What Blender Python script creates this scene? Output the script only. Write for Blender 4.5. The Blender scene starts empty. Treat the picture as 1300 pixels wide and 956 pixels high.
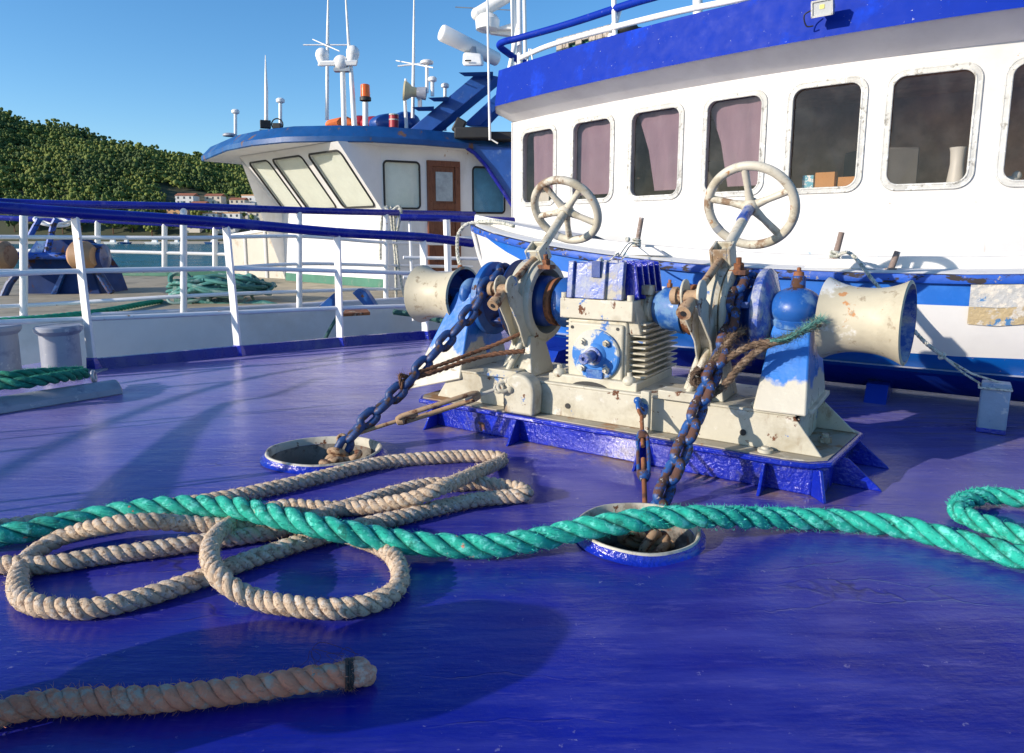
import bpy, math, random
import numpy as np
from mathutils import Vector, Matrix, noise
random.seed(7)
R = math.radians
# ------------------------------------------------------------------ camera geometry
F = 867.0; CX = 650.0; CY = 433.0; TH = math.atan(133 / F); CT, ST = math.cos(TH), math.sin(TH)
def ray(px, py):
    u = (px - CX) / F; v = (CY - py) / F
    return (u, CT + v * ST, -ST + v * CT)
def G(px, py, z=0.0):                       # photo pixel -> point at height z
    d = ray(px, py); k = (z - 1.0) / d[2]
    return Vector((d[0] * k, d[1] * k, z))
def at(px, py, Y):                          # photo pixel -> point at distance Y
    d = ray(px, py); k = Y / d[1]
    return Vector((d[0] * k, Y, 1.0 + d[2] * k))
A2 = Vector((math.cos(R(-33)), math.sin(R(-33)), 0)); B2 = Vector((-A2.y, A2.x, 0))
O2 = Vector((-0.4316, 3.5705, 0))
def WL(s, t, z): return O2 + A2 * s + B2 * t + Vector((0, 0, z))

scene = bpy.context.scene
COL = scene.collection
# ------------------------------------------------------------------ mesh builder
class MB:
    def __init__(self): self.v = []; self.f = []; self.g = {}
    def add(self, vs, fs):
        n = len(self.v); self.v.extend([tuple(p) for p in vs]); self.f.extend([tuple(i + n for i in q) for q in fs]); return self
    def box(self, c, s, M=None):
        c = Vector(c); x, y, z = s[0] / 2, s[1] / 2, s[2] / 2
        vs = [Vector((a * x, b * y, d * z)) for a in (-1, 1) for b in (-1, 1) for d in (-1, 1)]
        vs = [c + (M @ p if M else p) for p in vs]
        return self.add(vs, [(0, 1, 3, 2), (4, 6, 7, 5), (0, 4, 5, 1), (2, 3, 7, 6), (0, 2, 6, 4), (1, 5, 7, 3)])
    def hexa(self, p):                      # 8 corners: bottom 0-3 (ccw), top 4-7
        return self.add(p, [(3, 2, 1, 0), (4, 5, 6, 7), (0, 1, 5, 4), (1, 2, 6, 5), (2, 3, 7, 6), (3, 0, 4, 7)])
    def prism(self, poly, ext):             # polygon (3-D points) swept by ext
        ext = Vector(ext); n = len(poly); a = [Vector(p) for p in poly]; b = [p + ext for p in a]
        fs = [tuple(range(n - 1, -1, -1)), tuple(range(n, 2 * n))] + [(i, (i + 1) % n, n + (i + 1) % n, n + i) for i in range(n)]
        return self.add(a + b, fs)
    def tube(self, pts, r, n=12, cap=True, closed=False, up=None):
        pts = [Vector(p) for p in pts]; m = len(pts)
        if not hasattr(r, '__len__'): r = [r] * m
        T = []
        for i in range(m):
            a = pts[(i - 1) % m] if (closed or i > 0) else pts[0]
            b = pts[(i + 1) % m] if (closed or i < m - 1) else pts[-1]
            T.append((b - a).normalized())
        ref = Vector(up) if up else (Vector((0, 0, 1)) if abs(T[0].z) < .9 else Vector((1, 0, 0)))
        N = (ref - T[0] * ref.dot(T[0])).normalized(); vs = []; fs = []
        for i in range(m):
            if i: N = (N - T[i] * N.dot(T[i])).normalized()
            Bn = T[i].cross(N)
            for k in range(n):
                a = 2 * math.pi * k / n
                vs.append(pts[i] + (N * math.cos(a) + Bn * math.sin(a)) * r[i])
        for i in range(m if closed else m - 1):
            j = (i + 1) % m
            for k in range(n):
                l = (k + 1) % n; fs.append((i * n + k, i * n + l, j * n + l, j * n + k))
        if cap and not closed:
            fs.append(tuple(range(n - 1, -1, -1))); fs.append(tuple((m - 1) * n + k for k in range(n)))
        return self.add(vs, fs)
    def cyl(self, a, b, r, n=20, r2=None): return self.tube([a, b], [r, r if r2 is None else r2], n)
    def lathe(self, prof, o, ax, n=40, closed=False):      # prof [(along, radius)]
        o = Vector(o); ax = Vector(ax).normalized()
        ref = Vector((0, 0, 1)) if abs(ax.z) < .9 else Vector((1, 0, 0))
        N = (ref - ax * ref.dot(ax)).normalized(); Bn = ax.cross(N); vs = []; fs = []; m = len(prof)
        for h, r in prof:
            for k in range(n):
                a = 2 * math.pi * k / n; vs.append(o + ax * h + (N * math.cos(a) + Bn * math.sin(a)) * max(r, 1e-4))
        for i in range(m if closed else m - 1):
            j = (i + 1) % m
            for k in range(n):
                l = (k + 1) % n; fs.append((i * n + k, i * n + l, j * n + l, j * n + k))
        return self.add(vs, fs)
    def ball(self, c, r, n=20, M=None):
        c = Vector(c); rr = r if hasattr(r, '__len__') else (r, r, r); m = n // 2; vs = []; fs = []
        for i in range(m + 1):
            ph = math.pi * i / m
            for k in range(n):
                a = 2 * math.pi * k / n; p = Vector((rr[0] * math.sin(ph) * math.cos(a), rr[1] * math.sin(ph) * math.sin(a), rr[2] * math.cos(ph)))
                vs.append(c + (M @ p if M else p))
        for i in range(m):
            for k in range(n):
                l = (k + 1) % n; fs.append((i * n + k, (i + 1) * n + k, (i + 1) * n + l, i * n + l))
        return self.add(vs, fs)
    def torus(self, c, ax, Rr, r, n=40, m=12, arc=None):
        c = Vector(c); ax = Vector(ax).normalized(); ref = Vector((0, 0, 1)) if abs(ax.z) < .9 else Vector((1, 0, 0))
        N = (ref - ax * ref.dot(ax)).normalized(); Bn = ax.cross(N)
        if arc: pts = [c + (N * math.cos(a) + Bn * math.sin(a)) * Rr for a in np.linspace(arc[0], arc[1], n)]; return self.tube(pts, r, m)
        pts = [c + (N * math.cos(2 * math.pi * k / n) + Bn * math.sin(2 * math.pi * k / n)) * Rr for k in range(n)]
        return self.tube(pts, r, m, closed=True, up=ax)
    def bolt(self, c, ax, r=.012, h=.012):
        c = Vector(c); ax = Vector(ax).normalized(); self.tube([c, c + ax * h], r, 6); self.tube([c + ax * h, c + ax * h * 1.9], r * .55, 8); return self

def build(mb, name, mat, parent=None, bev=0, sharp=38, label=None, cat=None, group=None, kind=None, smooth=True, seg=2):
    me = bpy.data.meshes.new(name)
    off = Vector((0, 0, 0))
    if parent is None and len(mb.v):
        xs = [p[0] for p in mb.v]; ys = [p[1] for p in mb.v]; zs = [p[2] for p in mb.v]
        off = Vector(((min(xs) + max(xs)) / 2, (min(ys) + max(ys)) / 2, min(zs)))
        if kind == 'structure': off = Vector((0, 0, 0))
    me.from_pydata([(p[0] - off.x, p[1] - off.y, p[2] - off.z) for p in mb.v], [], mb.f)
    me.validate(); me.update()
    if smooth: me.shade_smooth(); me.set_sharp_from_angle(angle=R(sharp))
    if mb.g:
        at_ = me.attributes.new('groove', 'FLOAT', 'POINT'); arr = np.ones(len(me.vertices), dtype=np.float32)
        for k_, v_ in mb.g.items(): arr[k_] = v_
        at_.data.foreach_set('value', arr)
    o = bpy.data.objects.new(name, me); COL.objects.link(o); o.location = off
    for m in (mat if isinstance(mat, (list, tuple)) else [mat]): me.materials.append(m)
    if bev:
        b = o.modifiers.new('bevel', 'BEVEL'); b.width = bev; b.segments = seg; b.limit_method = 'ANGLE'; b.angle_limit = R(40)
    if parent:
        o.parent = parent
        if parent.get('_w') : o.matrix_parent_inverse = Matrix.Translation(parent.location).inverted()
    if label: o['label'] = label
    if cat: o['category'] = cat
    if group: o['group'] = group
    if kind: o['kind'] = kind
    return o
def thing(name, label, cat, loc=(0, 0, 0), group=None, rz=0, world=True):
    o = bpy.data.objects.new(name, None); COL.objects.link(o); o.location = loc; o.rotation_euler = (0, 0, rz)
    o.empty_display_size = .1
    o['label'] = label; o['category'] = cat
    if group: o['group'] = group
    if world: o['_w'] = 1
    return o
def copy_thing(o, loc, label, group=None):
    r = o.copy(); COL.objects.link(r); r.location = loc; r['label'] = label
    if group: r['group'] = group
    for ch in list(o.children):
        c = ch.copy(); COL.objects.link(c); c.parent = r
        for g in list(ch.children):
            d = g.copy(); COL.objects.link(d); d.parent = c
    return r

# ------------------------------------------------------------------ materials
def L3(r, g, b): 
    f = lambda c: (c / 12.92 if c <= .04045 else ((c + .055) / 1.055) ** 2.4)
    return (f(r / 255), f(g / 255), f(b / 255))
def mat(name, col, rough=.5, metal=0.0, layers=(), bumps=(), var=.12, vscale=4, rvar=.1, spec=.5, coat=0, alpha=None, emit=None, trans=0, coords='Object', stretch=None, groove=None):
    m = bpy.data.materials.new(name); m.use_nodes = True; nt = m.node_tree; N = nt.nodes; Lk = nt.links
    bs = N['Principled BSDF']; bs.inputs['Roughness'].default_value = rough; bs.inputs['Metallic'].default_value = metal
    bs.inputs['Specular IOR Level'].default_value = spec; bs.inputs['Coat Weight'].default_value = coat
    bs.inputs['Transmission Weight'].default_value = trans
    tc = N.new('ShaderNodeTexCoord'); src = tc.outputs[coords]
    def nz(scale, detail=5, rgh=.6, st=None, off=0):
        mp = N.new('ShaderNodeMapping'); Lk.new(src, mp.inputs[0]); mp.inputs['Location'].default_value = (off, off * .7, off * 1.3)
        if st: mp.inputs['Scale'].default_value = st[:3]; mp.inputs['Rotation'].default_value = (0, 0, R(st[3]) if len(st) > 3 else 0)
        t = N.new('ShaderNodeTexNoise'); Lk.new(mp.outputs[0], t.inputs['Vector']); t.inputs['Scale'].default_value = scale
        t.inputs['Detail'].default_value = detail; t.inputs['Roughness'].default_value = rgh; return t.outputs['Fac']
    def ramp(s, a, b, lo=0, hi=1):
        r = N.new('ShaderNodeMapRange'); Lk.new(s, r.inputs[0]); r.inputs[1].default_value = a; r.inputs[2].default_value = b
        r.inputs[3].default_value = lo; r.inputs[4].default_value = hi; return r.outputs[0]
    base = N.new('ShaderNodeMix'); base.data_type = 'RGBA'
    base.inputs[6].default_value = tuple(c * (1 - var) for c in col) + (1,); base.inputs[7].default_value = tuple(min(1, c * (1 + var)) for c in col) + (1,)
    Lk.new(ramp(nz(vscale, 6, .65, stretch), .3, .7), base.inputs[0]); out = base.outputs[2]
    rsock = ramp(nz(vscale * 2.3, 5, .6, None, 3.1), .3, .7, max(0.02, rough - rvar), min(1, rough + rvar))
    hs = None
    for i, l in enumerate(layers):          # (colour, scale, threshold, softness, stretch, rough, height)
        lc, sc, th, so = l[:4]; th = .5 + (th - .5) * .66; so = so * .7; st = l[4] if len(l) > 4 else None; lr = l[5] if len(l) > 5 else .85
        fac = ramp(nz(sc, 8, .68, st, 5.3 * (i + 1)), th, th + so)
        mx = N.new('ShaderNodeMix'); mx.data_type = 'RGBA'; Lk.new(fac, mx.inputs[0]); Lk.new(out, mx.inputs[6]); mx.inputs[7].default_value = tuple(lc) + (1,); out = mx.outputs[2]
        mr = N.new('ShaderNodeMix'); mr.data_type = 'FLOAT'; Lk.new(fac, mr.inputs[0]); Lk.new(rsock, mr.inputs[2]); mr.inputs[3].default_value = lr; rsock = mr.outputs[0]
        if metal:
            pass
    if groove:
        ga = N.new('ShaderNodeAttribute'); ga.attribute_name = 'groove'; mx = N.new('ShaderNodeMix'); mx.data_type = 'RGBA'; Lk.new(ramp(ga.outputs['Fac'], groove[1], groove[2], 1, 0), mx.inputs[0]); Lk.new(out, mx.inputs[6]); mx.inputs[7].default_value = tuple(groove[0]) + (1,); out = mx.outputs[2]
    Lk.new(out, bs.inputs['Base Color']); Lk.new(rsock, bs.inputs['Roughness'])
    prev = None
    for i, b in enumerate(bumps):           # (scale, strength, distance, stretch, detail)
        bn = N.new('ShaderNodeBump'); bn.inputs['Strength'].default_value = b[1]; bn.inputs['Distance'].default_value = b[2]
        Lk.new(nz(b[0], b[4] if len(b) > 4 else 4, .55, b[3] if len(b) > 3 else None, 9.7 * (i + 1)), bn.inputs['Height'])
        if prev: Lk.new(prev, bn.inputs['Normal'])
        prev = bn.outputs[0]
    if prev: Lk.new(prev, bs.inputs['Normal'])
    if emit: bs.inputs['Emission Color'].default_value = tuple(emit[0]) + (1,); bs.inputs['Emission Strength'].default_value = emit[1]
    m['_last'] = 0
    return m
RUST = (.13, .050, .022); DRUST = (.07, .028, .012); CREAM = (.50, .47, .37)
M = {}
M['cream'] = mat('cream_paint', (.50, .47, .37), .5, layers=[((.36, .32, .23), 4, .50, .22), ((.07, .17, .42), 8, .69, .03), ((.25, .17, .10), 3.2, .60, .10, (1, 1, .45)), (RUST, 14, .685, .04), ((.62, .60, .54), 5.5, .62, .1)], bumps=[(60, .25, .003), (9, .25, .008)], var=.1)
M['cream_wheel'] = mat('worn_cream_paint', (.55, .51, .41), .5, layers=[((.38, .34, .25), 9, .50, .15), ((.24, .16, .10), 6, .60, .08), ((.38, .17, .05), 13, .71, .05)], bumps=[(70, .3, .003)], var=.1)
M['drum'] = mat('drum_cream_paint', (.48, .435, .315), .55, layers=[((.66, .65, .60), 3.2, .64, .06), ((.45, .22, .09), 8, .68, .03), ((.36, .32, .23), 2.5, .50, .25), ((.30, .25, .17), 16, .62, .1)], bumps=[(40, .2, .003), (14, .25, .006)], var=.09)
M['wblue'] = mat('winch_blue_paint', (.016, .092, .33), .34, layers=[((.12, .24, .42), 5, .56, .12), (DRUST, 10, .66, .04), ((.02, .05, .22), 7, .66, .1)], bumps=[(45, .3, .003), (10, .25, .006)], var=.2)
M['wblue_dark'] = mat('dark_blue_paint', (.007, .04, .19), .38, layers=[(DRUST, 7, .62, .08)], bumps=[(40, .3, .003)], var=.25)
M['rust'] = mat('rusty_steel', (.24, .09, .035), .8, layers=[((.07, .03, .02), 14, .5, .12), ((.40, .33, .24), 9, .62, .08)], bumps=[(80, .6, .003)], var=.35)
M['rust_tan'] = mat('rusty_tan_steel', (.36, .24, .14), .75, layers=[(RUST, 16, .55, .08), ((.08, .04, .025), 20, .64, .06)], bumps=[(80, .5, .003)], var=.2)
M['chain'] = mat('chipped_blue_chain', (.014, .075, .26), .45, layers=[((.10, .045, .03), 11, .49, .06), ((.06, .03, .02), 22, .58, .05), ((.45, .40, .36), 26, .70, .03)], bumps=[(90, .5, .003)], var=.25, vscale=12)
M['chain_dark'] = mat('dark_blue_chain', (.012, .048, .17), .5, layers=[((.05, .028, .018), 13, .55, .08), (RUST, 24, .62, .05)], bumps=[(90, .5, .003)], var=.3, vscale=12)
M['basefound'] = mat('deep_blue_gloss_paint', (.006, .020, .36), .16, layers=[(RUST, 6, .72, .03), ((.02, .02, .12), 5, .58, .1)], bumps=[(70, .85, .006, None, 3), (26, .5, .008), (8, .5, .015)], var=.3, coat=.4)
M['topblue'] = mat('violet_blue_gloss', (.035, .08, .33), .30, layers=[((.36, .38, .44), 16, .45, .22), ((.42, .39, .31), 4, .56, .1)], bumps=[(45, .5, .004, None, 3)], var=.2, coat=.4)
M['white'] = mat('white_paint', (.80, .79, .76), .42, layers=[((.66, .62, .54), 2.2, .62, .3), ((.55, .40, .24), 9, .80, .03)], bumps=[(6, .12, .01), (60, .08, .002)], var=.03)
M['whitewall'] = mat('wheelhouse_white_paint', (.61, .60, .585), .5, layers=[((.56, .55, .52), 1.6, .58, .25), ((.50, .40, .28), 4, .74, .1, (3, 3, .12)), ((.40, .22, .10), 14, .80, .02)], bumps=[(1.3, .55, .03), (5, .2, .008), (70, .06, .002)], var=.02)
M['rail'] = mat('rail_white_paint', (.84, .83, .81), .38, layers=[((.45, .30, .18), 12, .73, .05)], bumps=[(30, .2, .003)], var=.05)
M['railblue'] = mat('rail_navy_paint', (.012, .016, .26), .25, layers=[((.05, .06, .30), 4, .6, .2)], bumps=[(25, .15, .003)], var=.2)
M['royal'] = mat('royal_blue_paint', (.0003, .024, .31), .6, spec=.15, layers=[((.55, .55, .60), 34, .775, .01), ((.008, .05, .52), 2, .55, .2)], bumps=[(4, .15, .01)], var=.05)
M['roofunder'] = mat('soffit_white', (.84, .82, .81), .6, layers=[((.74, .71, .70), 1.4, .5, .3, (1, 1, 1))], bumps=[(3, .2, .01)], var=.04)
M['seal'] = mat('grey_sealant', (.52, .52, .49), .7, layers=[((.26, .25, .22), 22, .60, .1), ((.74, .74, .70), 12, .58, .1)], bumps=[(50, .7, .006)], var=.2)
M['blk'] = mat('black_rubber', (.02, .02, .02), .6, bumps=[(60, .2, .002)])
M['boatblue'] = mat('boat_azure_paint', (.0006, .115, .48), .5, layers=[((.02, .17, .62), 2.5, .55, .2), ((.75, .45, .45), 30, .765, .01)], bumps=[(6, .15, .01), (50, .1, .002)], var=.06)
M['boatblue_shade'] = mat('boat_shaded_blue', (.006, .04, .36), .4, bumps=[(8, .2, .01)], layers=[((.04, .06, .2), 5, .62, .1)], var=.1)  # darker boat blue; shade under the hull's turn is put into it
M['boatwhite'] = mat('boat_white_paint', (.66, .65, .62), .5, layers=[((.55, .52, .47), 3, .64, .15), ((.30, .42, .50), 10, .74, .04)], bumps=[(8, .2, .008)], var=.04)
M['rub'] = mat('worn_rubbing_strake', (.01, .08, .42), .5, layers=[((.035, .028, .028), 7, .56, .05, (1, 1, 3)), ((.30, .27, .24), 16, .68, .04)], bumps=[(30, .5, .004)], var=.2)
M['wood'] = mat('brown_varnished_wood', (.16, .045, .016), .35, layers=[((.07, .018, .008), 12, .5, .2, (8, 8, .6))], bumps=[(30, .15, .003)], var=.2)
M['oldwood'] = mat('weathered_crate_wood', (.42, .37, .31), .9, layers=[((.18, .15, .12), 16, .56, .1, (1, 1, .3)), ((.6, .56, .5), 10, .6, .1)], bumps=[(40, .6, .006)], var=.2)
M['pin'] = mat('bare_worn_pin', (.22, .16, .13), .7, layers=[((.45, .42, .40), 20, .55, .1)], bumps=[(50, .4, .003)], var=.2)
M['grey'] = mat('grey_paint', (.32, .34, .39), .4, layers=[((.20, .22, .28), 5, .55, .2), ((.5, .5, .5), 14, .66, .05)], bumps=[(20, .3, .006)], var=.1)
M['stub'] = mat('grey_blue_worn_paint', (.25, .33, .45), .5, layers=[((.06, .12, .34), 9, .60, .1), ((.5, .52, .55), 12, .62, .06)], bumps=[(30, .5, .006)], var=.15)
M['nblue'] = mat('trawler_blue_paint', (.007, .072, .24), .45, layers=[((.03, .13, .30), 1.5, .52, .2, (1, 1, .3)), ((.15, .08, .05), 4, .66, .06, (1, 1, .35))], bumps=[(12, .2, .006)], var=.2)
M['nblue2'] = mat('gantry_blue_paint', (.012, .07, .30), .4, layers=[((.09, .16, .34), 3, .6, .15)], bumps=[(12, .2, .006)], var=.2)
M['nwall'] = mat('trawler_white_paint', (.76, .75, .74), .5, layers=[((.60, .57, .52), 1.2, .6, .25, (1, 1, .4)), ((.40, .24, .12), 7, .76, .03, (1, 1, .3))], bumps=[(4, .15, .01)], var=.04)
M['nhull'] = mat('trawler_hull_paint', (.60, .62, .68), .45, layers=[((.50, .50, .52), .9, .5, .3), ((.50, .36, .22), 2.2, .74, .05, (1, 1, .25))], bumps=[(2.5, .3, .02)], var=.05)
M['ndeck'] = mat('trawler_deck', (.36, .31, .22), .85, layers=[((.20, .18, .13), 2.2, .52, .2), ((.10, .16, .12), 1.3, .66, .1)], bumps=[(20, .4, .01)], var=.15)
M['ngreen'] = mat('green_waterway_paint', (.05, .18, .12), .6, layers=[((.2, .25, .2), 4, .6, .2)], var=.15)
M['plastic'] = mat('white_radome_plastic', (.80, .80, .78), .35, layers=[((.62, .60, .55), 4, .62, .2)], var=.03)
M['amber'] = mat('amber_lens', (.90, .16, .01), .2, trans=.25, var=.05)
M['orange'] = mat('orange_canvas', (.75, .17, .04), .7, layers=[((.55, .10, .04), 3, .5, .2)], bumps=[(8, .5, .02)], var=.1)
M['redtin'] = mat('red_tin', (.35, .02, .03), .4, var=.1)
M['tan'] = mat('tan_leather', (.40, .23, .12), .6, var=.15, layers=[((.3, .15, .08), 6, .6, .1)])
M['curtain'] = mat('mauve_curtain', (.27, .19, .235), .95, layers=[((.22, .155, .195), 3, .5, .3, (3, 3, .4))], bumps=[(8, .3, .02, (3, 3, .3))], var=.06)
M['blind'] = mat('pale_blind', (.74, .74, .67), .9, layers=[((.60, .63, .55), 1.4, .55, .3)], bumps=[(3, .3, .03)], var=.05)
M['dark'] = mat('cabin_panelling', (.58, .43, .34), .9, layers=[((.40, .28, .22), 1.2, .55, .2)], var=.3)
M['card'] = mat('cardboard', (.50, .24, .08), .8, var=.1)
M['cardblue'] = mat('pale_blue_box', (.10, .42, .58), .6, layers=[((.8, .8, .8), 30, .53, .02)], var=.1)
M['ceram'] = mat('cream_ceramic', (.62, .60, .54), .4, var=.08)
M['teal'] = mat('teal_net_rope', (.05, .19, .17), .85, layers=[((.22, .34, .30), 6, .55, .1)], bumps=[(60, .6, .006)], var=.3)
M['cord'] = mat('pale_cord', (.55, .54, .47), .85, layers=[((.25, .27, .22), 40, .52, .06)], bumps=[(80, .6, .004)], var=.15)
M['frayed'] = mat('brown_frayed_rope', (.13, .085, .055), .95, layers=[((.26, .19, .13), 26, .54, .1)], bumps=[(70, .9, .006)], var=.3)
M['frayteal'] = mat('teal_frayed_fibre', (.10, .26, .22), .95, var=.3, bumps=[(70, .8, .006)])
M['steel'] = mat('galvanised_steel', (.42, .43, .44), .45, metal=.6, var=.15, bumps=[(40, .2, .003)])
M['hole'] = mat('grimy_pipe_interior', (.22, .20, .17), .85, layers=[((.05, .045, .04), 7, .50, .15), (RUST, 9, .62, .08)], bumps=[(30, .5, .006)], var=.3)
M['pipecream'] = mat('grubby_cream_rim', (.50, .47, .38), .6, layers=[((.22, .20, .16), 9, .52, .15), (RUST, 12, .66, .05)], bumps=[(30, .4, .005)], var=.15)
def glass(name, tint=(.98, 1, .98)):
    m = bpy.data.materials.new(name); m.use_nodes = True; nt = m.node_tree; N = nt.nodes; N.clear(); Lk = nt.links
    o = N.new('ShaderNodeOutputMaterial'); mx = N.new('ShaderNodeMixShader'); t = N.new('ShaderNodeBsdfTransparent'); g = N.new('ShaderNodeBsdfGlossy')
    t.inputs[0].default_value = tuple(tint) + (1,); g.inputs['Roughness'].default_value = .03; lw = N.new('ShaderNodeLayerWeight'); lw.inputs[0].default_value = .5; fr = N.new('ShaderNodeMath'); fr.operation = 'POWER'; Lk.new(lw.outputs['Facing'], fr.inputs[0]); fr.inputs[1].default_value = 4.0
    d = N.new('ShaderNodeBsdfDiffuse'); d.inputs[0].default_value = (.5, .5, .48, 1); mx2 = N.new('ShaderNodeMixShader')
    ng = N.new('ShaderNodeTexNoise'); ng.inputs['Scale'].default_value = 5; ng.inputs['Detail'].default_value = 8
    mr = N.new('ShaderNodeMapRange'); Lk.new(ng.outputs['Fac'], mr.inputs[0]); mr.inputs[1].default_value = .45; mr.inputs[2].default_value = .8; mr.inputs[4].default_value = .05
    tc = N.new('ShaderNodeTexCoord'); Lk.new(tc.outputs['Object'], ng.inputs['Vector'])
    Lk.new(mr.outputs[0], mx2.inputs[0]); Lk.new(t.outputs[0], mx2.inputs[1]); Lk.new(d.outputs[0], mx2.inputs[2])
    ad = N.new('ShaderNodeMath'); ad.operation = 'MULTIPLY_ADD'; Lk.new(fr.outputs[0], ad.inputs[0]); ad.inputs[1].default_value = .75; ad.inputs[2].default_value = .03
    Lk.new(ad.outputs[0], mx.inputs[0]); Lk.new(mx2.outputs[0], mx.inputs[1]); Lk.new(g.outputs[0], mx.inputs[2]); Lk.new(mx.outputs[0], o.inputs[0]); return m
M['glass'] = glass('window_glass', (.80, .78, .76)); M['glass2'] = glass('trawler_window_glass')

# ------------------------------------------------------------------ curves
def catmull(P, per=12, closed=False):
    P = [Vector(p) for p in P]; n = len(P); out = []
    rng = range(n if closed else n - 1)
    for i in rng:
        p0 = P[(i - 1) % n] if (closed or i > 0) else P[0] * 2 - P[1]; p1 = P[i]; p2 = P[(i + 1) % n]
        p3 = P[(i + 2) % n] if (closed or i < n - 2) else P[-1] * 2 - P[-2]
        # centripetal
        for k in range(per):
            t = k / per
            out.append(.5 * ((2 * p1) + (p2 - p0) * t + (2 * p0 - 5 * p1 + 4 * p2 - p3) * t * t + (3 * p1 - p0 - 3 * p2 + p3) * t ** 3))
    if not closed: out.append(P[-1])
    return out
def resample(P, step):
    d = [0]
    for i in range(1, len(P)): d.append(d[-1] + (P[i] - P[i - 1]).length)
    n = max(2, int(d[-1] / step)); out = []; j = 0
    for k in range(n + 1):
        x = d[-1] * k / n
        while j < len(P) - 2 and d[j + 1] < x: j += 1
        t = (x - d[j]) / max(1e-9, d[j + 1] - d[j]); out.append(P[j].lerp(P[j + 1], min(1, t)))
    return out
def laid_rope(mb, path, Rr, pitch, step=None, sides=10, strands=3, phase=0, fuzz=0, fl=.012, jitter=.03, mats=None):
    """three (or more) strands laid round a path, plus loose fibres"""
    P = resample(path, step or Rr * .4); n = len(P); T = []
    for i in range(n): T.append((P[min(n - 1, i + 1)] - P[max(0, i - 1)]).normalized())
    N = Vector((0, 0, 1)); N = (N - T[0] * N.dot(T[0])).normalized(); fr = []
    s = 0
    for i in range(n):
        N = (N - T[i] * N.dot(T[i])).normalized()
        if i: s += (P[i] - P[i - 1]).length
        fr.append((N.copy(), T[i].cross(N), s))
    off = Rr * .48; rs = Rr * .53
    for k in range(strands):
        c = []; rad = []
        for i in range(n):
            a = phase + 2 * math.pi * (fr[i][2] / pitch + k / strands) 
            q = P[i] + (fr[i][0] * math.cos(a) + fr[i][1] * math.sin(a)) * off
            c.append(q); rad.append(rs * (1 + jitter * noise.noise(q * 40)))
        n0 = len(mb.v); mb.tube(c, rad, sides)
        for i in range(n):
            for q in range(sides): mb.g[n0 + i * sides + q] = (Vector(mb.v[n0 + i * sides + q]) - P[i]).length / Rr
    rnd = random.Random(3)
    for _ in range(fuzz):
        i = rnd.randrange(1, n - 1); a = rnd.uniform(0, 2 * math.pi); nn = fr[i][0] * math.cos(a) + fr[i][1] * math.sin(a)
        p = P[i] + nn * Rr * .93; l = fl * rnd.uniform(.3, 1.3)
        d = (nn * rnd.uniform(.3, 1) + T[i] * rnd.uniform(-1, 1) + Vector((rnd.uniform(-.5, .5), rnd.uniform(-.5, .5), rnd.uniform(-.3, .5)))).normalized() * l
        w = T[i].cross(d).normalized() * max(Rr * .022, .0008)
        q = p + d; q.z = max(q.z, .002); e = p + d * .55 + nn * l * .12
        mb.add([p - w, p + w, e + w * .7, e - w * .7, q], [(0, 1, 2, 3), (3, 2, 4)])
    return P

M['curtain'] = mat('mauve_blind', (.27, .185, .235), .95, layers=[((.22, .15, .20), 2, .5, .3, (3, 3, .4))], var=.05)
# ================================================================== SETTING
HR = (Vector((.425, 2.185, 0)), .205, .205)      # right chain pipe: centre, half widths
HL = (Vector((-.865, 3.02, 0)), .26, .215)
deck_poly = [(-4.2, 4.55), (-3.75, 5.45), (-3.17, 5.09), (-2.31, 5.70), (-1.58, 6.20), (-.85, 6.635), (-.24, 6.96), (.1, 8.6), (.6, 14), (14, 14), (12, 2), (7, -5), (-3.5, -5), (-4.6, 2)]
cu = bpy.data.curves.new('deck', 'CURVE'); cu.dimensions = '2D'; cu.fill_mode = 'BOTH'
def spl(pts):
    s = cu.splines.new('POLY'); s.points.add(len(pts) - 1); s.use_cyclic_u = True
    for p, q in zip(s.points, pts): p.co = (q[0], q[1], 0, 1)
spl(deck_poly)
for c, rx, ry in (HR, HL): spl([(c.x + rx * .93 * math.cos(a), c.y + ry * .93 * math.sin(a)) for a in np.linspace(0, 2 * math.pi, 48, endpoint=False)])
tmp = bpy.data.objects.new('tmp', cu); COL.objects.link(tmp); dg = bpy.context.evaluated_depsgraph_get()
me = bpy.data.meshes.new_from_object(tmp.evaluated_get(dg)); bpy.data.objects.remove(tmp)
me.name = 'deck'; deck = bpy.data.objects.new('deck', me); COL.objects.link(deck); deck['kind'] = 'structure'
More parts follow.
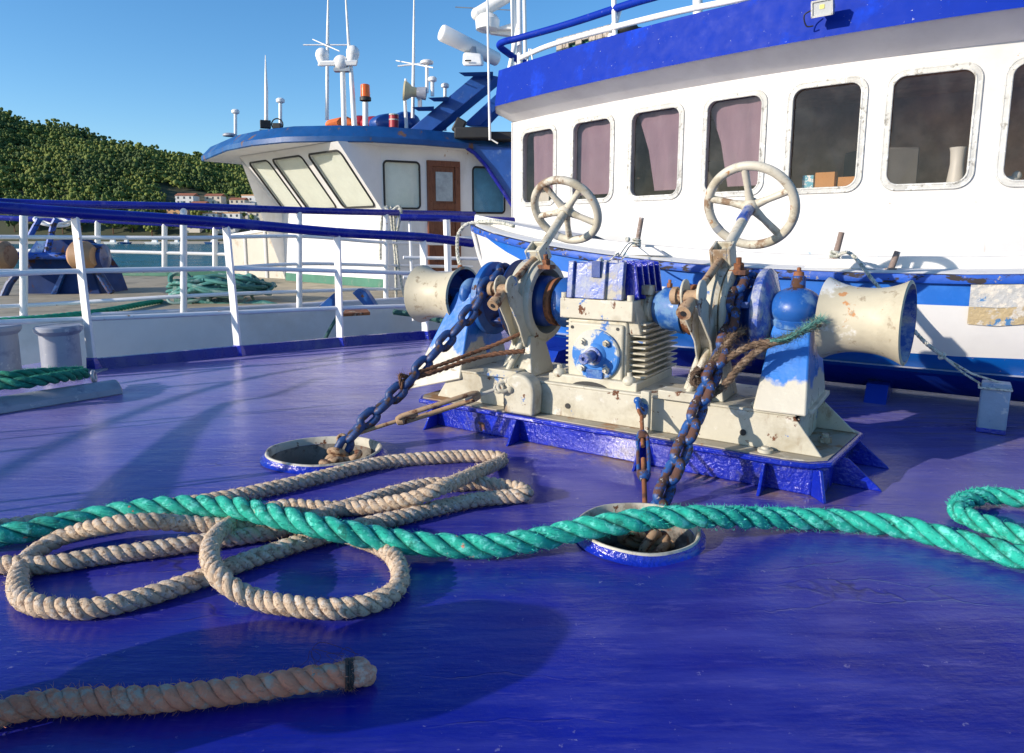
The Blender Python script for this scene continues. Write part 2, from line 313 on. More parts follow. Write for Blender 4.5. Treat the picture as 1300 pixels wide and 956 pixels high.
def deck_mat():
    m = bpy.data.materials.new('deck_paint'); m.use_nodes = True; nt = m.node_tree; N = nt.nodes; Lk = nt.links; bs = N['Principled BSDF']
    tc = N.new('ShaderNodeTexCoord')
    def mapn(rot, sc):
        mp = N.new('ShaderNodeMapping'); Lk.new(tc.outputs['Object'], mp.inputs[0]); mp.inputs['Rotation'].default_value = (0, 0, R(rot)); mp.inputs['Scale'].default_value = sc; return mp.outputs[0]
    def nz(vec, s, d=6, r=.6):
        t = N.new('ShaderNodeTexNoise'); Lk.new(vec, t.inputs['Vector']); t.inputs['Scale'].default_value = s; t.inputs['Detail'].default_value = d; t.inputs['Roughness'].default_value = r; return t.outputs['Fac']
    def rg(s, a, b, lo=0, hi=1):
        r = N.new('ShaderNodeMapRange'); Lk.new(s, r.inputs[0]); r.inputs[1].default_value = a; r.inputs[2].default_value = b; r.inputs[3].default_value = lo; r.inputs[4].default_value = hi; return r.outputs[0]
    def mix(f, a, b):
        x = N.new('ShaderNodeMix'); x.data_type = 'RGBA'; Lk.new(f, x.inputs[0])
        for i, c in ((6, a), (7, b)):
            if isinstance(c, tuple): x.inputs[i].default_value = c + (1,)
            else: Lk.new(c, x.inputs[i])
        return x.outputs[2]
    def mul(a, b, op='MULTIPLY'):
        x = N.new('ShaderNodeMath'); x.operation = op
        for i, c in ((0, a), (1, b)):
            if isinstance(c, (int, float)): x.inputs[i].default_value = c
            else: Lk.new(c, x.inputs[i])
        return x.outputs[0]
    o0 = mapn(0, (1, 1, 1)); st = mapn(-18, (.25, 1.6, 1)); st2 = mapn(-12, (.12, 1.5, 1))
    c = mix(rg(nz(o0, 1.1), .35, .65), (.002, .006, .21), (.006, .012, .31))
    c = mix(rg(nz(st, 3.0, 8, .7), .47, .66, 0, .8), c, (.05, .055, .34))               # scuffed paler paint
    c = mix(rg(nz(o0, 26, 6, .7), .655, .675, 0, .6), c, (.22, .20, .40))                 # little flakes
    c = mix(rg(nz(st, 22, 6, .8), .685, .70, 0, .8), c, (.45, .44, .50))
    c = mix(rg(nz(st, 15, 7, .75), .56, .70, 0, .5), c, (.13, .11, .38))
    c = mix(rg(nz(mapn(40, (.5, 2.2, 1)), 18, 7, .8), .67, .69, 0, .8), c, (.40, .38, .50))
    # rust stain beside the winch foundation: a band along its foot
    mp = N.new('ShaderNodeMapping'); Lk.new(tc.outputs['Object'], mp.inputs[0]); mp.vector_type = 'TEXTURE'
    mp.inputs['Location'].default_value = tuple(O2); mp.inputs['Rotation'].default_value = (0, 0, R(-33))
    sx = N.new('ShaderNodeSeparateXYZ'); Lk.new(mp.outputs[0], sx.inputs[0])
    band = mul(rg(sx.outputs[1], -.16, -.03), rg(sx.outputs[1], .85, .70)); band = mul(band, rg(sx.outputs[0], -.10, .05)); band = mul(band, rg(sx.outputs[0], 2.05, 1.9))
    c = mix(mul(band, rg(nz(o0, 5, 7, .7), .42, .58)), c, (.27, .15, .07))
    # a second grimy run of worn planking near the boat
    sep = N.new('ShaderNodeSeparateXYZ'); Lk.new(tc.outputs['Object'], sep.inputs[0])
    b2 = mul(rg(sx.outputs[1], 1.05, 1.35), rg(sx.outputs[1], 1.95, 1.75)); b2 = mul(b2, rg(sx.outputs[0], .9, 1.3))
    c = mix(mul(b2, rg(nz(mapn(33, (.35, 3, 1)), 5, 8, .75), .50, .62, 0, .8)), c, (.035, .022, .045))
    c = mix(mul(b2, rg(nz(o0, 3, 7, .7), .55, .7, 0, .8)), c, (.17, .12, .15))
    CCOL = c
    Lk.new(rg(nz(st, 4, 6, .65),   .3, .7, .11, .30), bs.inputs['Roughness'])
    bs.inputs['Specular IOR Level'].default_value = .34; bs.inputs['Sheen Weight'].default_value = .55; bs.inputs['Sheen Roughness'].default_value = .25; bs.inputs['Sheen Tint'].default_value = (.76, .70, 1, 1)
    # bumps: brushed paint, blisters, long cracks
    prev = None
    crk = N.new('ShaderNodeTexVoronoi'); crk.feature = 'DISTANCE_TO_EDGE'; crk.inputs['Scale'].default_value = 2.4
    wv = N.new('ShaderNodeMapping'); Lk.new(nz(o0, 2.5), wv.inputs[0]) if False else None
    av = N.new('ShaderNodeVectorMath'); av.operation = 'ADD'; Lk.new(st2, av.inputs[0])
    nn = N.new('ShaderNodeTexNoise'); Lk.new(o0, nn.inputs['Vector']); nn.inputs['Scale'].default_value = 3; nn.inputs['Detail'].default_value = 4
    sc = N.new('ShaderNodeVectorMath'); sc.operation = 'SCALE'; Lk.new(nn.outputs['Color'], sc.inputs[0]); sc.inputs['Scale'].default_value = .22; Lk.new(sc.outputs[0], av.inputs[1])
    Lk.new(av.outputs[0], crk.inputs['Vector'])
    crack = mul(rg(crk.outputs['Distance'], .0, .012, -1, 0), rg(nz(o0, 1.3), .46, .6))
    crc = mul(rg(crk.outputs['Distance'], .0, .010, 1, 0), rg(nz(o0, 1.3), .52, .62, 0, .7)); CCOL = mix(crc, CCOL, (.001, .002, .04)); Lk.new(CCOL, bs.inputs['Base Color'])
    for h, s, d in ((nz(o0, 2.2, 3), .35, .012), (nz(st, 9, 5), .35, .006), (nz(o0, 55, 4), .22, .002), (nz(o0, 13, 5, .65), .30, .006), (crack, .25, .003), (nz(st, 34, 5, .7), .35, .003)):
        b = N.new('ShaderNodeBump'); b.inputs['Strength'].default_value = s; b.inputs['Distance'].default_value = d; Lk.new(h, b.inputs['Height'])
        if prev: Lk.new(prev, b.inputs['Normal'])
        prev = b.outputs[0]
    Lk.new(prev, bs.inputs['Normal']); return m
me.materials.append(deck_mat())
# ship side below the deck edge
b = MB(); P = deck_poly[:7][::-1]
for i in range(len(P) - 1):
    a, c = Vector((*P[i], 0)), Vector((*P[i + 1], 0)); b.prism([a - Vector((0, 0, .004)), c - Vector((0, 0, .004)), c - Vector((0, 0, 3.2)), a - Vector((0, 0, 3.2))], (.02, -.03, 0))
build(b, 'ship_side', M['white'], kind='structure')

for nm, (c, rx, ry), lab in (('chain_pipe', HR, 'round deck chain pipe with blue collar and dirty cream rim, under the green rope'), ('chain_pipe', HL, 'oval deck chain pipe with blue collar, beyond the beige rope loops at left')):
    t = thing(nm, lab, 'chain pipe', c, 'chain pipes let into the deck')
    def ring(prof, n=56):
        b = MB(); vs = []; fs = []
        for h, k in prof:
            for i in range(n):
                a = 2 * math.pi * i / n; wob = 1 + .012 * math.sin(3 * a + 1) + .008 * math.sin(7 * a); vs.append((c.x + rx * k * wob * math.cos(a), c.y + ry * k * wob * math.sin(a), h + .004 * math.sin(2 * a + .5) * (h > 0)))
        for j in range(len(prof) - 1):
            for i in range(n): l = (i + 1) % n; fs.append((j * n + i, j * n + l, (j + 1) * n + l, (j + 1) * n + i))
        return b.add(vs, fs)
    build(ring([(.001, 1.10), (.006, 1.05), (.016, 1.025), (.029, 1.01)]), 'collar', M['basefound'], t)
    build(ring([(.029, 1.01), (.036, .995), (.036, .97), (.028, .945), (.0, .93)]), 'rim', M['pipecream'], t)
    b = ring([(.0, .93), (-.10, .90), (-.45, .82)]); n = len(b.v); b.f.append(tuple(range(n - 56, n))); build(b, 'pipe_wall', M['hole'], t)

# water and far shore
b = MB(); b.add([(-900, -60, -3.2), (900, -60, -3.2), (900, 420, -3.2), (-900, 420, -3.2)], [(0, 1, 2, 3)])
wm = mat('harbour_water', (.006, .13, .17), .16, bumps=[(1.6, .9, .25, (1, 3.5, 1)), (.25, .6, .6, (1, 4, 1))], var=.25, vscale=.05)
build(b, 'water', wm, kind='structure')
# ------------------------------------------------------------------ hill and forest
sk = [(-300, 60), (-150, 100), (0, 134), (20, 143), (45, 151), (84, 153), (114, 162), (140, 175), (178, 179), (216, 189), (244, 190), (269, 197), (330, 208), (420, 222), (520, 240), (640, 262), (800, 285), (1000, 296)]
def skz(px):
    for (x0, y0), (x1, y1) in zip(sk, sk[1:]):
        if px <= x1: return y0 + (y1 - y0) * max(0, (px - x0)) / (x1 - x0)
    return 296
def hill_h(x, y):
    px = CX + F * (x / y) * 1.03; sy = skz(px) + 13
    peak = at(px, sy, 640).z + 3.2; peak = max(peak, 3)
    k = (y - 405) / 235; k = max(0, k); prof = min(1, k) ** .80 if k <= 1 else max(.3, 1 - (k - 1) * .5)
    return -3.6 + (1.2 if y > 400 else 0) + peak * prof + 5 * noise.noise(Vector((x * .012, y * .012, 0))) * min(1, k * 2)
xs = np.linspace(-700, 420, 113); ys = np.linspace(396, 800, 42)
b = MB(); vs = [(x, y, hill_h(x, y)) for y in ys for x in xs]; nx = len(xs)
b.add(vs, [(j * nx + i, j * nx + i + 1, (j + 1) * nx + i + 1, (j + 1) * nx + i) for j in range(len(ys) - 1) for i in range(nx - 1)])
build(b, 'hillside', mat('hill_ground', (.06, .065, .03), .95, layers=[((.20, .16, .09), .05, .62, .1)], vscale=.05), kind='structure')
b = MB(); b.box((-150, 398, -2.7), (1200, 8, 1.6)); build(b, 'quay', mat('quay_stone', (.36, .33, .29), .9), kind='structure')

def crown_templates():
    out = []
    for k in range(7):
        rnd = random.Random(k); vs = []; fs = []
        for c in range(rnd.randint(8, 11)):
            ctr = Vector((rnd.gauss(0, .42), rnd.gauss(0, .42), rnd.uniform(.2, 1.7))); rr = rnd.uniform(.26, .50) * (1.25 - .38 * ctr.z)
            n = 8; m = 5; base = len(vs)
            for i in range(m + 1):
                ph = math.pi * i / m
                for j in range(n):
                    a = 2 * math.pi * j / n + i * .4; q = Vector((math.sin(ph) * math.cos(a), math.sin(ph) * math.sin(a), math.cos(ph) * .8))
                    q = ctr + q * rr * (1 + .8 * noise.noise(q * 4.5 + Vector((k * 3.1, c * 7.7, 0)))); vs.append(q)
            for i in range(m):
                for j in range(n):
                    l = (j + 1) % n; fs.append((base + i * n + j, base + (i + 1) * n + j, base + (i + 1) * n + l, base + i * n + l))
        out.append((np.array([tuple(v) for v in vs]), np.array(fs)))
    return out
CT_ = crown_templates(); fm = []
for i, c in enumerate([(.105, .15, .030), (.15, .19, .036), (.07, .11, .028), (.195, .225, .048)]): fm.append(mat('pine_foliage', c, .9, bumps=[(1.2, 1, .6)], var=.4, vscale=.35))
def forest(name, cells, size):
    rnd = random.Random(11); V = []; Fc = []; MI = []; base = 0
    for x, y, z in cells:
        tv, tf = CT_[rnd.randrange(7)]; s = size * rnd.choice([.6, .8, .9, 1, 1, 1.15, 1.5]) * rnd.uniform(.85, 1.15); a = rnd.uniform(0, 6.28); ca, sa = math.cos(a), math.sin(a)
        Rm = np.array([[ca, -sa, 0], [sa, ca, 0], [0, 0, rnd.uniform(.95, 1.45)]]) * s
        V.append(tv @ Rm.T + np.array([x, y, z + s * .2])); Fc.append(tf + base); base += len(tv); q_ = noise.noise(Vector((x * .022, y * .022, 3))) * 2.2 + rnd.gauss(0, .55); MI.append(np.full(len(tf), 2 if q_ < -.55 else 0 if q_ < .1 else 1 if q_ < .9 else 3))
    V = np.concatenate(V); Fc = np.concatenate(Fc); MI = np.concatenate(MI)
    me = bpy.data.meshes.new(name); me.vertices.add(len(V)); me.vertices.foreach_set('co', V.ravel()); me.loops.add(Fc.size); me.loops.foreach_set('vertex_index', Fc.ravel().astype(np.int32))
    me.polygons.add(len(Fc)); me.polygons.foreach_set('loop_start', np.arange(0, Fc.size, 4, dtype=np.int32)); me.polygons.foreach_set('material_index', MI.astype(np.int32)); me.update(calc_edges=True); me.shade_smooth()
    for m in fm: me.materials.append(m)
    o = bpy.data.objects.new(name, me); COL.objects.link(o); return o
rnd = random.Random(5); cells = []
for y in np.arange(425, 705, 4.4):
    wid = (y / 867)
    for px in np.arange(-90, 470, 4.4 / wid * .95):
        p = px + rnd.uniform(-3.5, 3.5); yy = y + rnd.uniform(-4, 4); x = (p - CX) / F * yy / 1.03
        if yy < 505 and 200 < p < 470 and rnd.random() < .97: continue
        if rnd.random() < .06: continue
        cells.append((x, yy, hill_h(x, yy)))
o = forest('pine_wood', cells, 2.75); o['kind'] = 'stuff'
# ------------------------------------------------------------------ town by the shore
hm = [mat('house_render', c, .85, var=.06) for c in [(.62, .60, .55), (.66, .58, .46), (.60, .34, .16), (.52, .50, .50), (.70, .69, .66)]]
roofm = mat('terracotta_roof', (.34, .12, .06), .85, var=.2); winm = mat('house_window', (.05, .06, .08), .3)
def house(x, y, w, d, h, ci, roof, label):
    z = hill_h(x, y) - 1.5; t = thing('house', label, 'house', (x, y, z), 'houses by the far shore')
    h += 1.5
    build(MB().box((x, y, z + h / 2), (w, d, h)), 'wall', hm[ci], t, smooth=False)
    b = MB()
    if roof:
        b.prism([(x - w / 2 - .4, y - d / 2 - .4, z + h), (x - w / 2 - .4, y + d / 2 + .4, z + h), (x - w / 2 - .4, y, z + h + w * .16)], (w + .8, 0, 0)); build(b, 'roof', roofm, t, smooth=False)
    else:
        for sx, sy, ww, dd in ((0, -d / 2, w, .25), (0, d / 2, w, .25), (-w / 2, 0, .25, d), (w / 2, 0, .25, d)): b.box((x + sx, y + sy, z + h + .4), (ww + .3, dd + .05, .8))
        build(b, 'roof_parapet', hm[(ci + 3) % 5], t, smooth=False)
    for fl in range(max(1, int((h - 1.5) / 3))):
        for k in range(max(2, int(w / 3.2))):
            b = MB(); b.box((x - w / 2 + (k + .5) * w / max(2, int(w / 3.2)), y - d / 2 - .02, z + 1.5 + 1.7 + fl * 3), (1.2, .1, 1.5)); build(b, 'window', winm, t, smooth=False)
desc = [('white', 0), ('cream', 1), ('orange', 2), ('grey', 3), ('bright white', 4)]
hs = [(172, 448, 12, 1, 2, 1), (220, 440, 10, 8, 2, 0), (250, 452, 9, 6, 0, 1), (262, 430, 12, 6, 4, 0), (278, 446, 10, 7, 3, 0), (292, 432, 11, 6, 4, 0), (300, 470, 10, 6, 1, 1), (312, 448, 11, 8, 0, 0), (326, 436, 12, 6, 1, 1), (338, 462, 12, 7, 4, 0), (350, 440, 10, 6, 3, 0), (234, 470, 12, 6, 4, 1), (270, 478, 11, 6, 1, 1), (318, 480, 12, 7, 4, 0), (345, 484, 9, 6, 0, 1), (366, 455, 12, 7, 1, 0), (284, 418, 12, 4, 0, 1), (240, 418, 10, 4, 1, 1), (330, 416, 13, 4, 4, 0)]
order = sorted(range(len(hs)), key=lambda i: hs[i][0]); rank = {i: k + 1 for k, i in enumerate(order)}
words = ['leftmost', 'second from left', 'third from left', 'fourth from left', 'fifth from left', 'sixth from left', 'seventh from left', 'eighth from left', 'ninth from left', 'tenth from left', 'tenth from right', 'ninth from right', 'eighth from right', 'seventh from right', 'sixth from right', 'fifth from right', 'fourth from right', 'third from right', 'second from right', 'rightmost']
nh = len(hs)
for i, (px, y, w, h, ci, rf) in enumerate(hs):
    k = rank[i] - 1; wd = words[k] if k < 10 else words[len(words) - nh + k]
    house((px - CX) / F * y / 1.03, y, w, w * .8, h, ci, rf, '%s far house with %s, %s in the hillside town' % (desc[ci][0], 'tiled roof' if rf else 'flat roof', wd))
# shore trees
def far_tree(px, y, s, lab, ci):
    x = (px - CX) / F * y / 1.03; z = hill_h(x, y); t = thing('tree', lab, 'tree', (x, y, z), 'trees along the far shore')
    build(MB().tube([(x, y, z - .5), (x + .1, y, z + s * .6), (x, y, z + s)], [.35, .25, .15], 6), 'trunk', M['wood'], t)
    b = MB(); rnd = random.Random(int(px))
    for k in range(70):
        q = Vector((rnd.gauss(0, .5), rnd.gauss(0, .5), rnd.gauss(0, .33))); 
        if q.length > 1.1: continue
        b.ball(Vector((x, y, z + s * 1.0)) + q * s * .75, [s * rnd.uniform(.12, .24) for _ in range(3)], 6)
    build(b, 'crown', fm[ci], t, sharp=180)
for i, (px, y, s, lab, ci) in enumerate([(8, 412, 7, 'dark shore tree at the left edge behind the blue winch', 2), (40, 414, 6.5, 'dark shore tree behind the tan-wheeled winch', 2), (70, 411, 7, 'round shore tree right of the trawler winch', 0), (135, 412, 7.5, 'shore tree above the water left of the broad light green one', 0), (160, 414, 6, 'olive shore tree beside the quay', 1), (185, 411, 5.5, 'pale olive shore tree left of the houses', 3), (205, 413, 5, 'small pale shore tree near the moored boats', 3), (248, 426, 8, 'bright green round tree among the houses', 3), (262, 409, 4.5, 'small dark tree at the waterline under the houses', 2), (330, 410, 5, 'green bush tree beside the trawler bulwark', 1), (95, 414, 6, 'dark shore tree between the first rail posts', 2), (352, 424, 6, 'green tree at the corner of the trawler wheelhouse', 0)]): far_tree(px, y, s, lab, ci)
# small far boats
def far_boat(px, y, l, c, lab):
    x = (px - CX) / F * y / 1.03; t = thing('small_boat', lab, 'boat', (x, y, -3.2), 'boats moored at the far quay')
    b = MB(); b.hexa([(x - l * .42, y - .9, -3.3), (x + l * .38, y - .9, -3.3), (x + l * .38, y + .9, -3.3), (x - l * .42, y + .9, -3.3), (x - l / 2, y - 1.3, -2.1), (x + l / 2, y - 1.3, -2.3), (x + l / 2, y + 1.3, -2.3), (x - l / 2, y + 1.3, -2.1)]); build(b, 'hull', c, t)
    b = MB(); b.hexa([(x - l * .1, y - .8, -2.3), (x + l * .25, y - .8, -2.3), (x + l * .25, y + .8, -2.3), (x - l * .1, y + .8, -2.3), (x - l * .04, y - .7, -.9), (x + l * .22, y - .7, -.9), (x + l * .22, y + .7, -.9), (x - l * .04, y + .7, -.9)]); build(b, 'cabin', M['white'], t)
    build(MB().cyl((x, y, -.9), (x, y, 1.2), .06, 6), 'mast', M['white'], t)
for px, y, l, c, lab in [(132, 380, 8, M['white'], 'white far boat moored left of the others at the quay'), (150, 384, 6, M['nblue'], 'far boat with blue hull at the quay'), (186, 378, 9, M['white'], 'larger white far boat near the rope pile'), (215, 384, 6, M['white'], 'small white far boat below the pale tree'), (262, 380, 8, M['nblue'], 'blue far boat furthest right at the quay')]: far_boat(px, y, l, c, lab)

# ================================================================== PORT RAIL (own ship)
posts = [((118, 470), 274), ((303, 452), 286), ((432, 440), 298), ((540, 431), 304)]
base = [G(*p) for p, _ in posts]; tops = []
for (p, ty), bs_, lean in zip(posts, base, [95, 287, 428, 537]): tops.append(at(lean, ty, bs_.y))
ext_b = Vector((-4.35, 4.2, 0)); ext_t = Vector((-4.55, 4.02, 1.28))
t = thing('deck_railing', 'white ship railing with navy blue top rail, running along our deck edge at left', 'railing', base[2])
build(MB().tube(catmull([ext_t, at(0, 264, 4.82), tops[0] + Vector((0, 0, .02)), tops[1] + Vector((0, 0, .02)), tops[2] + Vector((0, 0, .02)), tops[3] + Vector((0, 0, .02)), at(600, 309, 6.98)], 8), .042, 14), 'top_rail', M['railblue'], t)
dirr = Vector((.95, -.31, 0)).normalized()
for i in range(4):
    b = MB(); w = .032; up = tops[i]; bb = base[i]; n = dirr.cross(Vector((0, 0, 1)))
    b.hexa([bb - dirr * w - n * .012, bb + dirr * w - n * .012, bb + dirr * w + n * .012, bb - dirr * w + n * .012, up - dirr * w - n * .012, up + dirr * w - n * .012, up + dirr * w + n * .012, up - dirr * w + n * .012])
    po = build(b, 'post', M['rail'], t, bev=.003)
    b = MB(); bb2 = bb + Vector((0, 0, .002)); u2 = bb + (up - bb) * .085; w = .036
    b.hexa([bb2 - dirr * (w + .012) - n * .05, bb2 + dirr * (w + .012) - n * .05, bb2 + dirr * (w + .012) + n * .016, bb2 - dirr * (w + .012) + n * .016, u2 - dirr * w - n * .016, u2 + dirr * w - n * .016, u2 + dirr * w + n * .016, u2 - dirr * w + n * .016])
    build(b, 'post_foot', M['basefound'], po, bev=.003)
b = MB(); q = ext_b; b.hexa([q + Vector(v) for v in ((-.03, -.02, 0), (.03, -.02, 0), (.03, .02, 0), (-.03, .02, 0), (-.25, -.2, 1.24), (-.19, -.2, 1.24), (-.19, -.16, 1.24), (-.25, -.16, 1.24))]); build(b, 'post', M['rail'], t, bev=.003)
for ys_ in ([344, 341, 344, 347], [405, 397, 391, 388]):
    pts = [at(-40, ys_[0] + 6, 4.55)] + [at(x, y, bs_.y + .02) for x, y, bs_ in zip([106, 294, 431, 539], ys_, base)] + [at(598, ys_[3] - 1, 7.0)]
    build(MB().tube(catmull(pts, 6), .019, 10), 'rail_bar', M['rail'], t)
b = MB(); cp = [Vector((*p, 0)) for p in [(-3.16, 5.10), (-2.31, 5.70), (-1.58, 6.20), (-.85, 6.635), (-.24, 6.96)]]
n = Vector((.55, -.83, 0))
for i in range(4):
    a, c = cp[i], cp[i + 1]; h = Vector((0, 0, .085)); b.hexa([a + n * .03, c + n * .03, c - n * .03, a - n * .03, a + n * .02 + h, c + n * .02 + h, c - n * .02 + h, a - n * .02 + h])
build(b, 'deck_curb', M['railblue'], kind='structure')
# second railing beside the boat's bow
t = thing('side_railing', 'short white railing with blue top rail behind the bow of the small blue boat', 'railing', at(568, 400, 8.0))
build(MB().tube([at(508, 276, 8.0), at(560, 277, 8.1), at(652, 280, 8.6)], .04, 12), 'top_rail', M['railblue'], t)
for px, r, yb in ((521, .018, 395), (568, .042, 405)):
    a = at(px - 1, 279, 8.05); c = Vector((a.x + .02, a.y, .01)); build(MB().tube([c, a], r, 8), 'post', M['rail'], t)
for y in (301, 327, 352): build(MB().tube([at(512, y, 8.0), at(650, y + 2, 8.5)], .02, 8), 'rail_bar', M['rail'], t)

# ------------------------------------------------------------------ bollards, fairlead bar
for px, lab in ((80, 'grey mushroom-topped bollard at left behind the green rope'), (2, 'grey bollard cut by the left edge of the picture')):
    c = G(px, 476); c.z = 0; t = thing('bollard', lab, 'bollard', c, 'pair of bollards')
    build(MB().lathe([(.0, .16), (.02, .16), (.021, .125), (.30, .125), (.315, .14), (.33, .152), (.355, .152), (.366, .14), (.37, 0)], c, (0, 0, 1), 40), 'barrel', M['grey'], t)
    build(MB().box(c + Vector((0, 0, .006)), (.42, .4, .012)), 'base_plate', M['grey'], t)
a = G(148, 490, .04); c = G(-70, 524, .04); d = (a - c).normalized(); sdv = d.cross(Vector((0, 0, 1)))
t = thing('fairlead_bar', 'long grey half round steel bar with welded eye on deck at left', 'deck fitting', a)
b = MB(); pr = [(-.10, -.04), (-.09, .0), (-.045, .035), (0, .045), (.045, .035), (.09, 0), (.10, -.04)]
b.prism([a + sdv * x + Vector((0, 0, z)) for x, z in pr], c - a); build(b, 'bar', M['grey'], t, bev=.008)
e = G(119, 478, .11); build(MB().torus(e, (.9, .3, .1), .032, .012, 24, 10), 'eye', M['steel'], t)
rp = catmull([G(-80, 500, .14), G(-20, 489, .16), G(30, 486, .16), G(75, 479, .15), G(108, 474, .12)], 10); rp2 = catmull([G(-80, 475, .17), G(0, 478, .19), G(50, 474, .17), G(105, 471, .12)], 10)
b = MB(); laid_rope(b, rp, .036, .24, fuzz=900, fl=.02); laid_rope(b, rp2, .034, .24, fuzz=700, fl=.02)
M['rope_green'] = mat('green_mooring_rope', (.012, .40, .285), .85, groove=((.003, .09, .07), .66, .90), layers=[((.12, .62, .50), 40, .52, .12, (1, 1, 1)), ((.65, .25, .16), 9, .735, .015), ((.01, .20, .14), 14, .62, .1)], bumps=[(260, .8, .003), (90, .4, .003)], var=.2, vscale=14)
M['rope_green_shade'] = mat('shaded_green_rope', (.008, .19, .12), .9, groove=((.003, .05, .04), .60, .92), layers=[((.02, .30, .2), 40, .56, .1)], bumps=[(200, .8, .003)], var=.25, vscale=14)  # darker copy of the green rope, shade put into its colour
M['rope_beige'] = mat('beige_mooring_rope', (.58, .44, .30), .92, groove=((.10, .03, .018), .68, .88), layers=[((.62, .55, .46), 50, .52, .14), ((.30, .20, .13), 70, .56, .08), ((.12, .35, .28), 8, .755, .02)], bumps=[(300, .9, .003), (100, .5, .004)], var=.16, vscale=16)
build(b, 'mooring_rope', M['rope_green_shade'], label='green rope in a shaded tone lying bunched on the grey bar at the left edge', cat='rope')

# ------------------------------------------------------------------ ropes on the deck
def rope_path(pts, z=.03, per=10):
    return catmull([G(p[0], p[1], p[2] if len(p) > 2 else z) for p in pts], per)
beige = [(-620, 700), (-420, 742), (-240, 745), (-90, 722), (0, 717), (41, 718), (82, 714), (122, 707), (190, 698), (258, 688), (313, 680), (362, 671), (408, 654), (448, 641), (500, 625), (546, 615), (577, 615), (608, 613), (640, 617), (664, 622, .035), (666, 628, .035), (640, 631), (608, 634), (562, 643), (515, 655), (469, 665), (408, 681), (350, 699), (299, 717), (261, 732), (218, 747), (163, 763), (109, 773), (54, 770), (26, 756), (24, 730), (41, 704), (82, 681, .05), (136, 667, .09), (190, 662, .09), (240, 665, .06), (320, 670, .035), (370, 668, .035), (420, 674), (460, 686), (492, 700), (507, 722), (503, 748), (470, 766), (423, 773), (377, 770), (331, 762), (296, 747, .06), (275, 728, .08), (266, 703, .09), (273, 682, .08), (296, 664, .05), (335, 650, .03), (362, 643, .03), (408, 645), (454, 645), (490, 640, .05), (530, 631, .08), (561, 619, .10), (600, 602, .07), (632, 588), (636, 581), (600, 579), (565, 580), (485, 587), (392, 609), (300, 629), (190, 646), (82, 658), (0, 669), (-90, 678), (-260, 672), (-420, 640), (-520, 600)]
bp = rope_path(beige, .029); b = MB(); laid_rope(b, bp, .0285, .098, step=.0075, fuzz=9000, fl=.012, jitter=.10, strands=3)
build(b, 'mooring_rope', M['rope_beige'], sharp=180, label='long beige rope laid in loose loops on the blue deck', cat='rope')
green = [(-900, 640, .045), (-600, 675, .045), (-330, 700, .045), (-100, 688, .05), (-30, 682, .05), (0, 680, .05), (41, 673, .05), (82, 665, .05), (122, 656, .055), (163, 649, .065), (218, 643, .08), (272, 643, .09), (313, 647, .10), (362, 658, .10), (423, 672, .09), (485, 684, .06), (531, 690, .05), (577, 693, .045), (623, 693, .045), (669, 687, .05), (700, 681, .055), (732, 673, .07), (786, 664, .095), (840, 657, .10), (895, 656, .095), (949, 657, .07), (1000, 658, .05), (1056, 660, .044), (1113, 665, .044), (1155, 671, .044), (1198, 682, .044), (1240, 693, .044), (1282, 704, .044), (1330, 716, .044), (1420, 740, .044), (1600, 770, .044), (1900, 760, .044)]
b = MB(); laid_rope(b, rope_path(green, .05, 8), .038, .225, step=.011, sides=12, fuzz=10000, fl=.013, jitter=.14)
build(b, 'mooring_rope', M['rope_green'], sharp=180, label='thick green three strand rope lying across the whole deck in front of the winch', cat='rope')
gl = [(1800, 640), (1600, 655), (1420, 640), (1300, 633), (1262, 629), (1236, 632), (1218, 641), (1218, 650), (1234, 659), (1262, 669), (1300, 682), (1420, 715), (1600, 730), (1850, 700)]
b = MB(); laid_rope(b, rope_path(gl, .042, 10), .034, .20, step=.011, sides=12, fuzz=4000, fl=.013, jitter=.14)
build(b, 'mooring_rope', M['rope_green'], sharp=180, label='green rope bight curling in from the right edge of the deck', cat='rope')
t = thing('rope_end', 'beige rope end with dark whipping in the foreground at bottom', 'rope', G(400, 868))
ep = catmull([G(-500, 900, .03), G(-300, 925, .03), G(-60, 915, .03), G(60, 893, .03), (G(191, 888, .03)), G(288, 878, .032), G(358, 868, .034), G(410, 860, .036), G(432, 857, .036), G(450, 855, .034)], 10)
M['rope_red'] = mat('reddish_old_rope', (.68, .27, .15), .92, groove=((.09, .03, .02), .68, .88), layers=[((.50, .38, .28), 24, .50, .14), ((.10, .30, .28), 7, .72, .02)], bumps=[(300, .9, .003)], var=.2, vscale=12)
b = MB(); laid_rope(b, ep, .0285, .10, step=.007, fuzz=1800, fl=.014, jitter=.16); build(b, 'strands', M['rope_red'], t, sharp=180)
e = ep[-1]; dv = (ep[-1] - ep[-3]).normalized(); b = MB()
e = e - dv * .004
for k in range(7):
    a = k * 2.4; off = Vector((0, math.cos(a) * .014, math.sin(a) * .013)) + dv * (.004 + .007 * (k % 3)); p0_ = e - dv * .030 + off * 1.1; b.tube(catmull([p0_, e + off * 1.6 + dv * .002, e + off * .7 + dv * .024, e - off * .4 + dv * .020, e - off * 1.1 + dv * .004], 6), [.0125] * 5 + [.0135] * 15 + [.011] * 5, 10)
laid_rope(b, [e - dv * .03, e - dv * .015, e + dv * .001, e + dv * .012], .024, .10, step=.004, fuzz=500, fl=.022)
build(b, 'knotted_end', mat('pink_beige_rope', (.55, .27, .18), .92, layers=[((.6, .42, .32), 50, .5, .1)], bumps=[(240, .9, .003)]), t, sharp=180)
q = ep[-7]; dq = (ep[-6] - ep[-8]).normalized(); b = MB()
for k in range(3): b.torus(q + dq * (k * .006), dq, .031, .0035, 28, 8)
build(b, 'whipping', M['blk'], t)
b = MB(); rnd = random.Random(4)
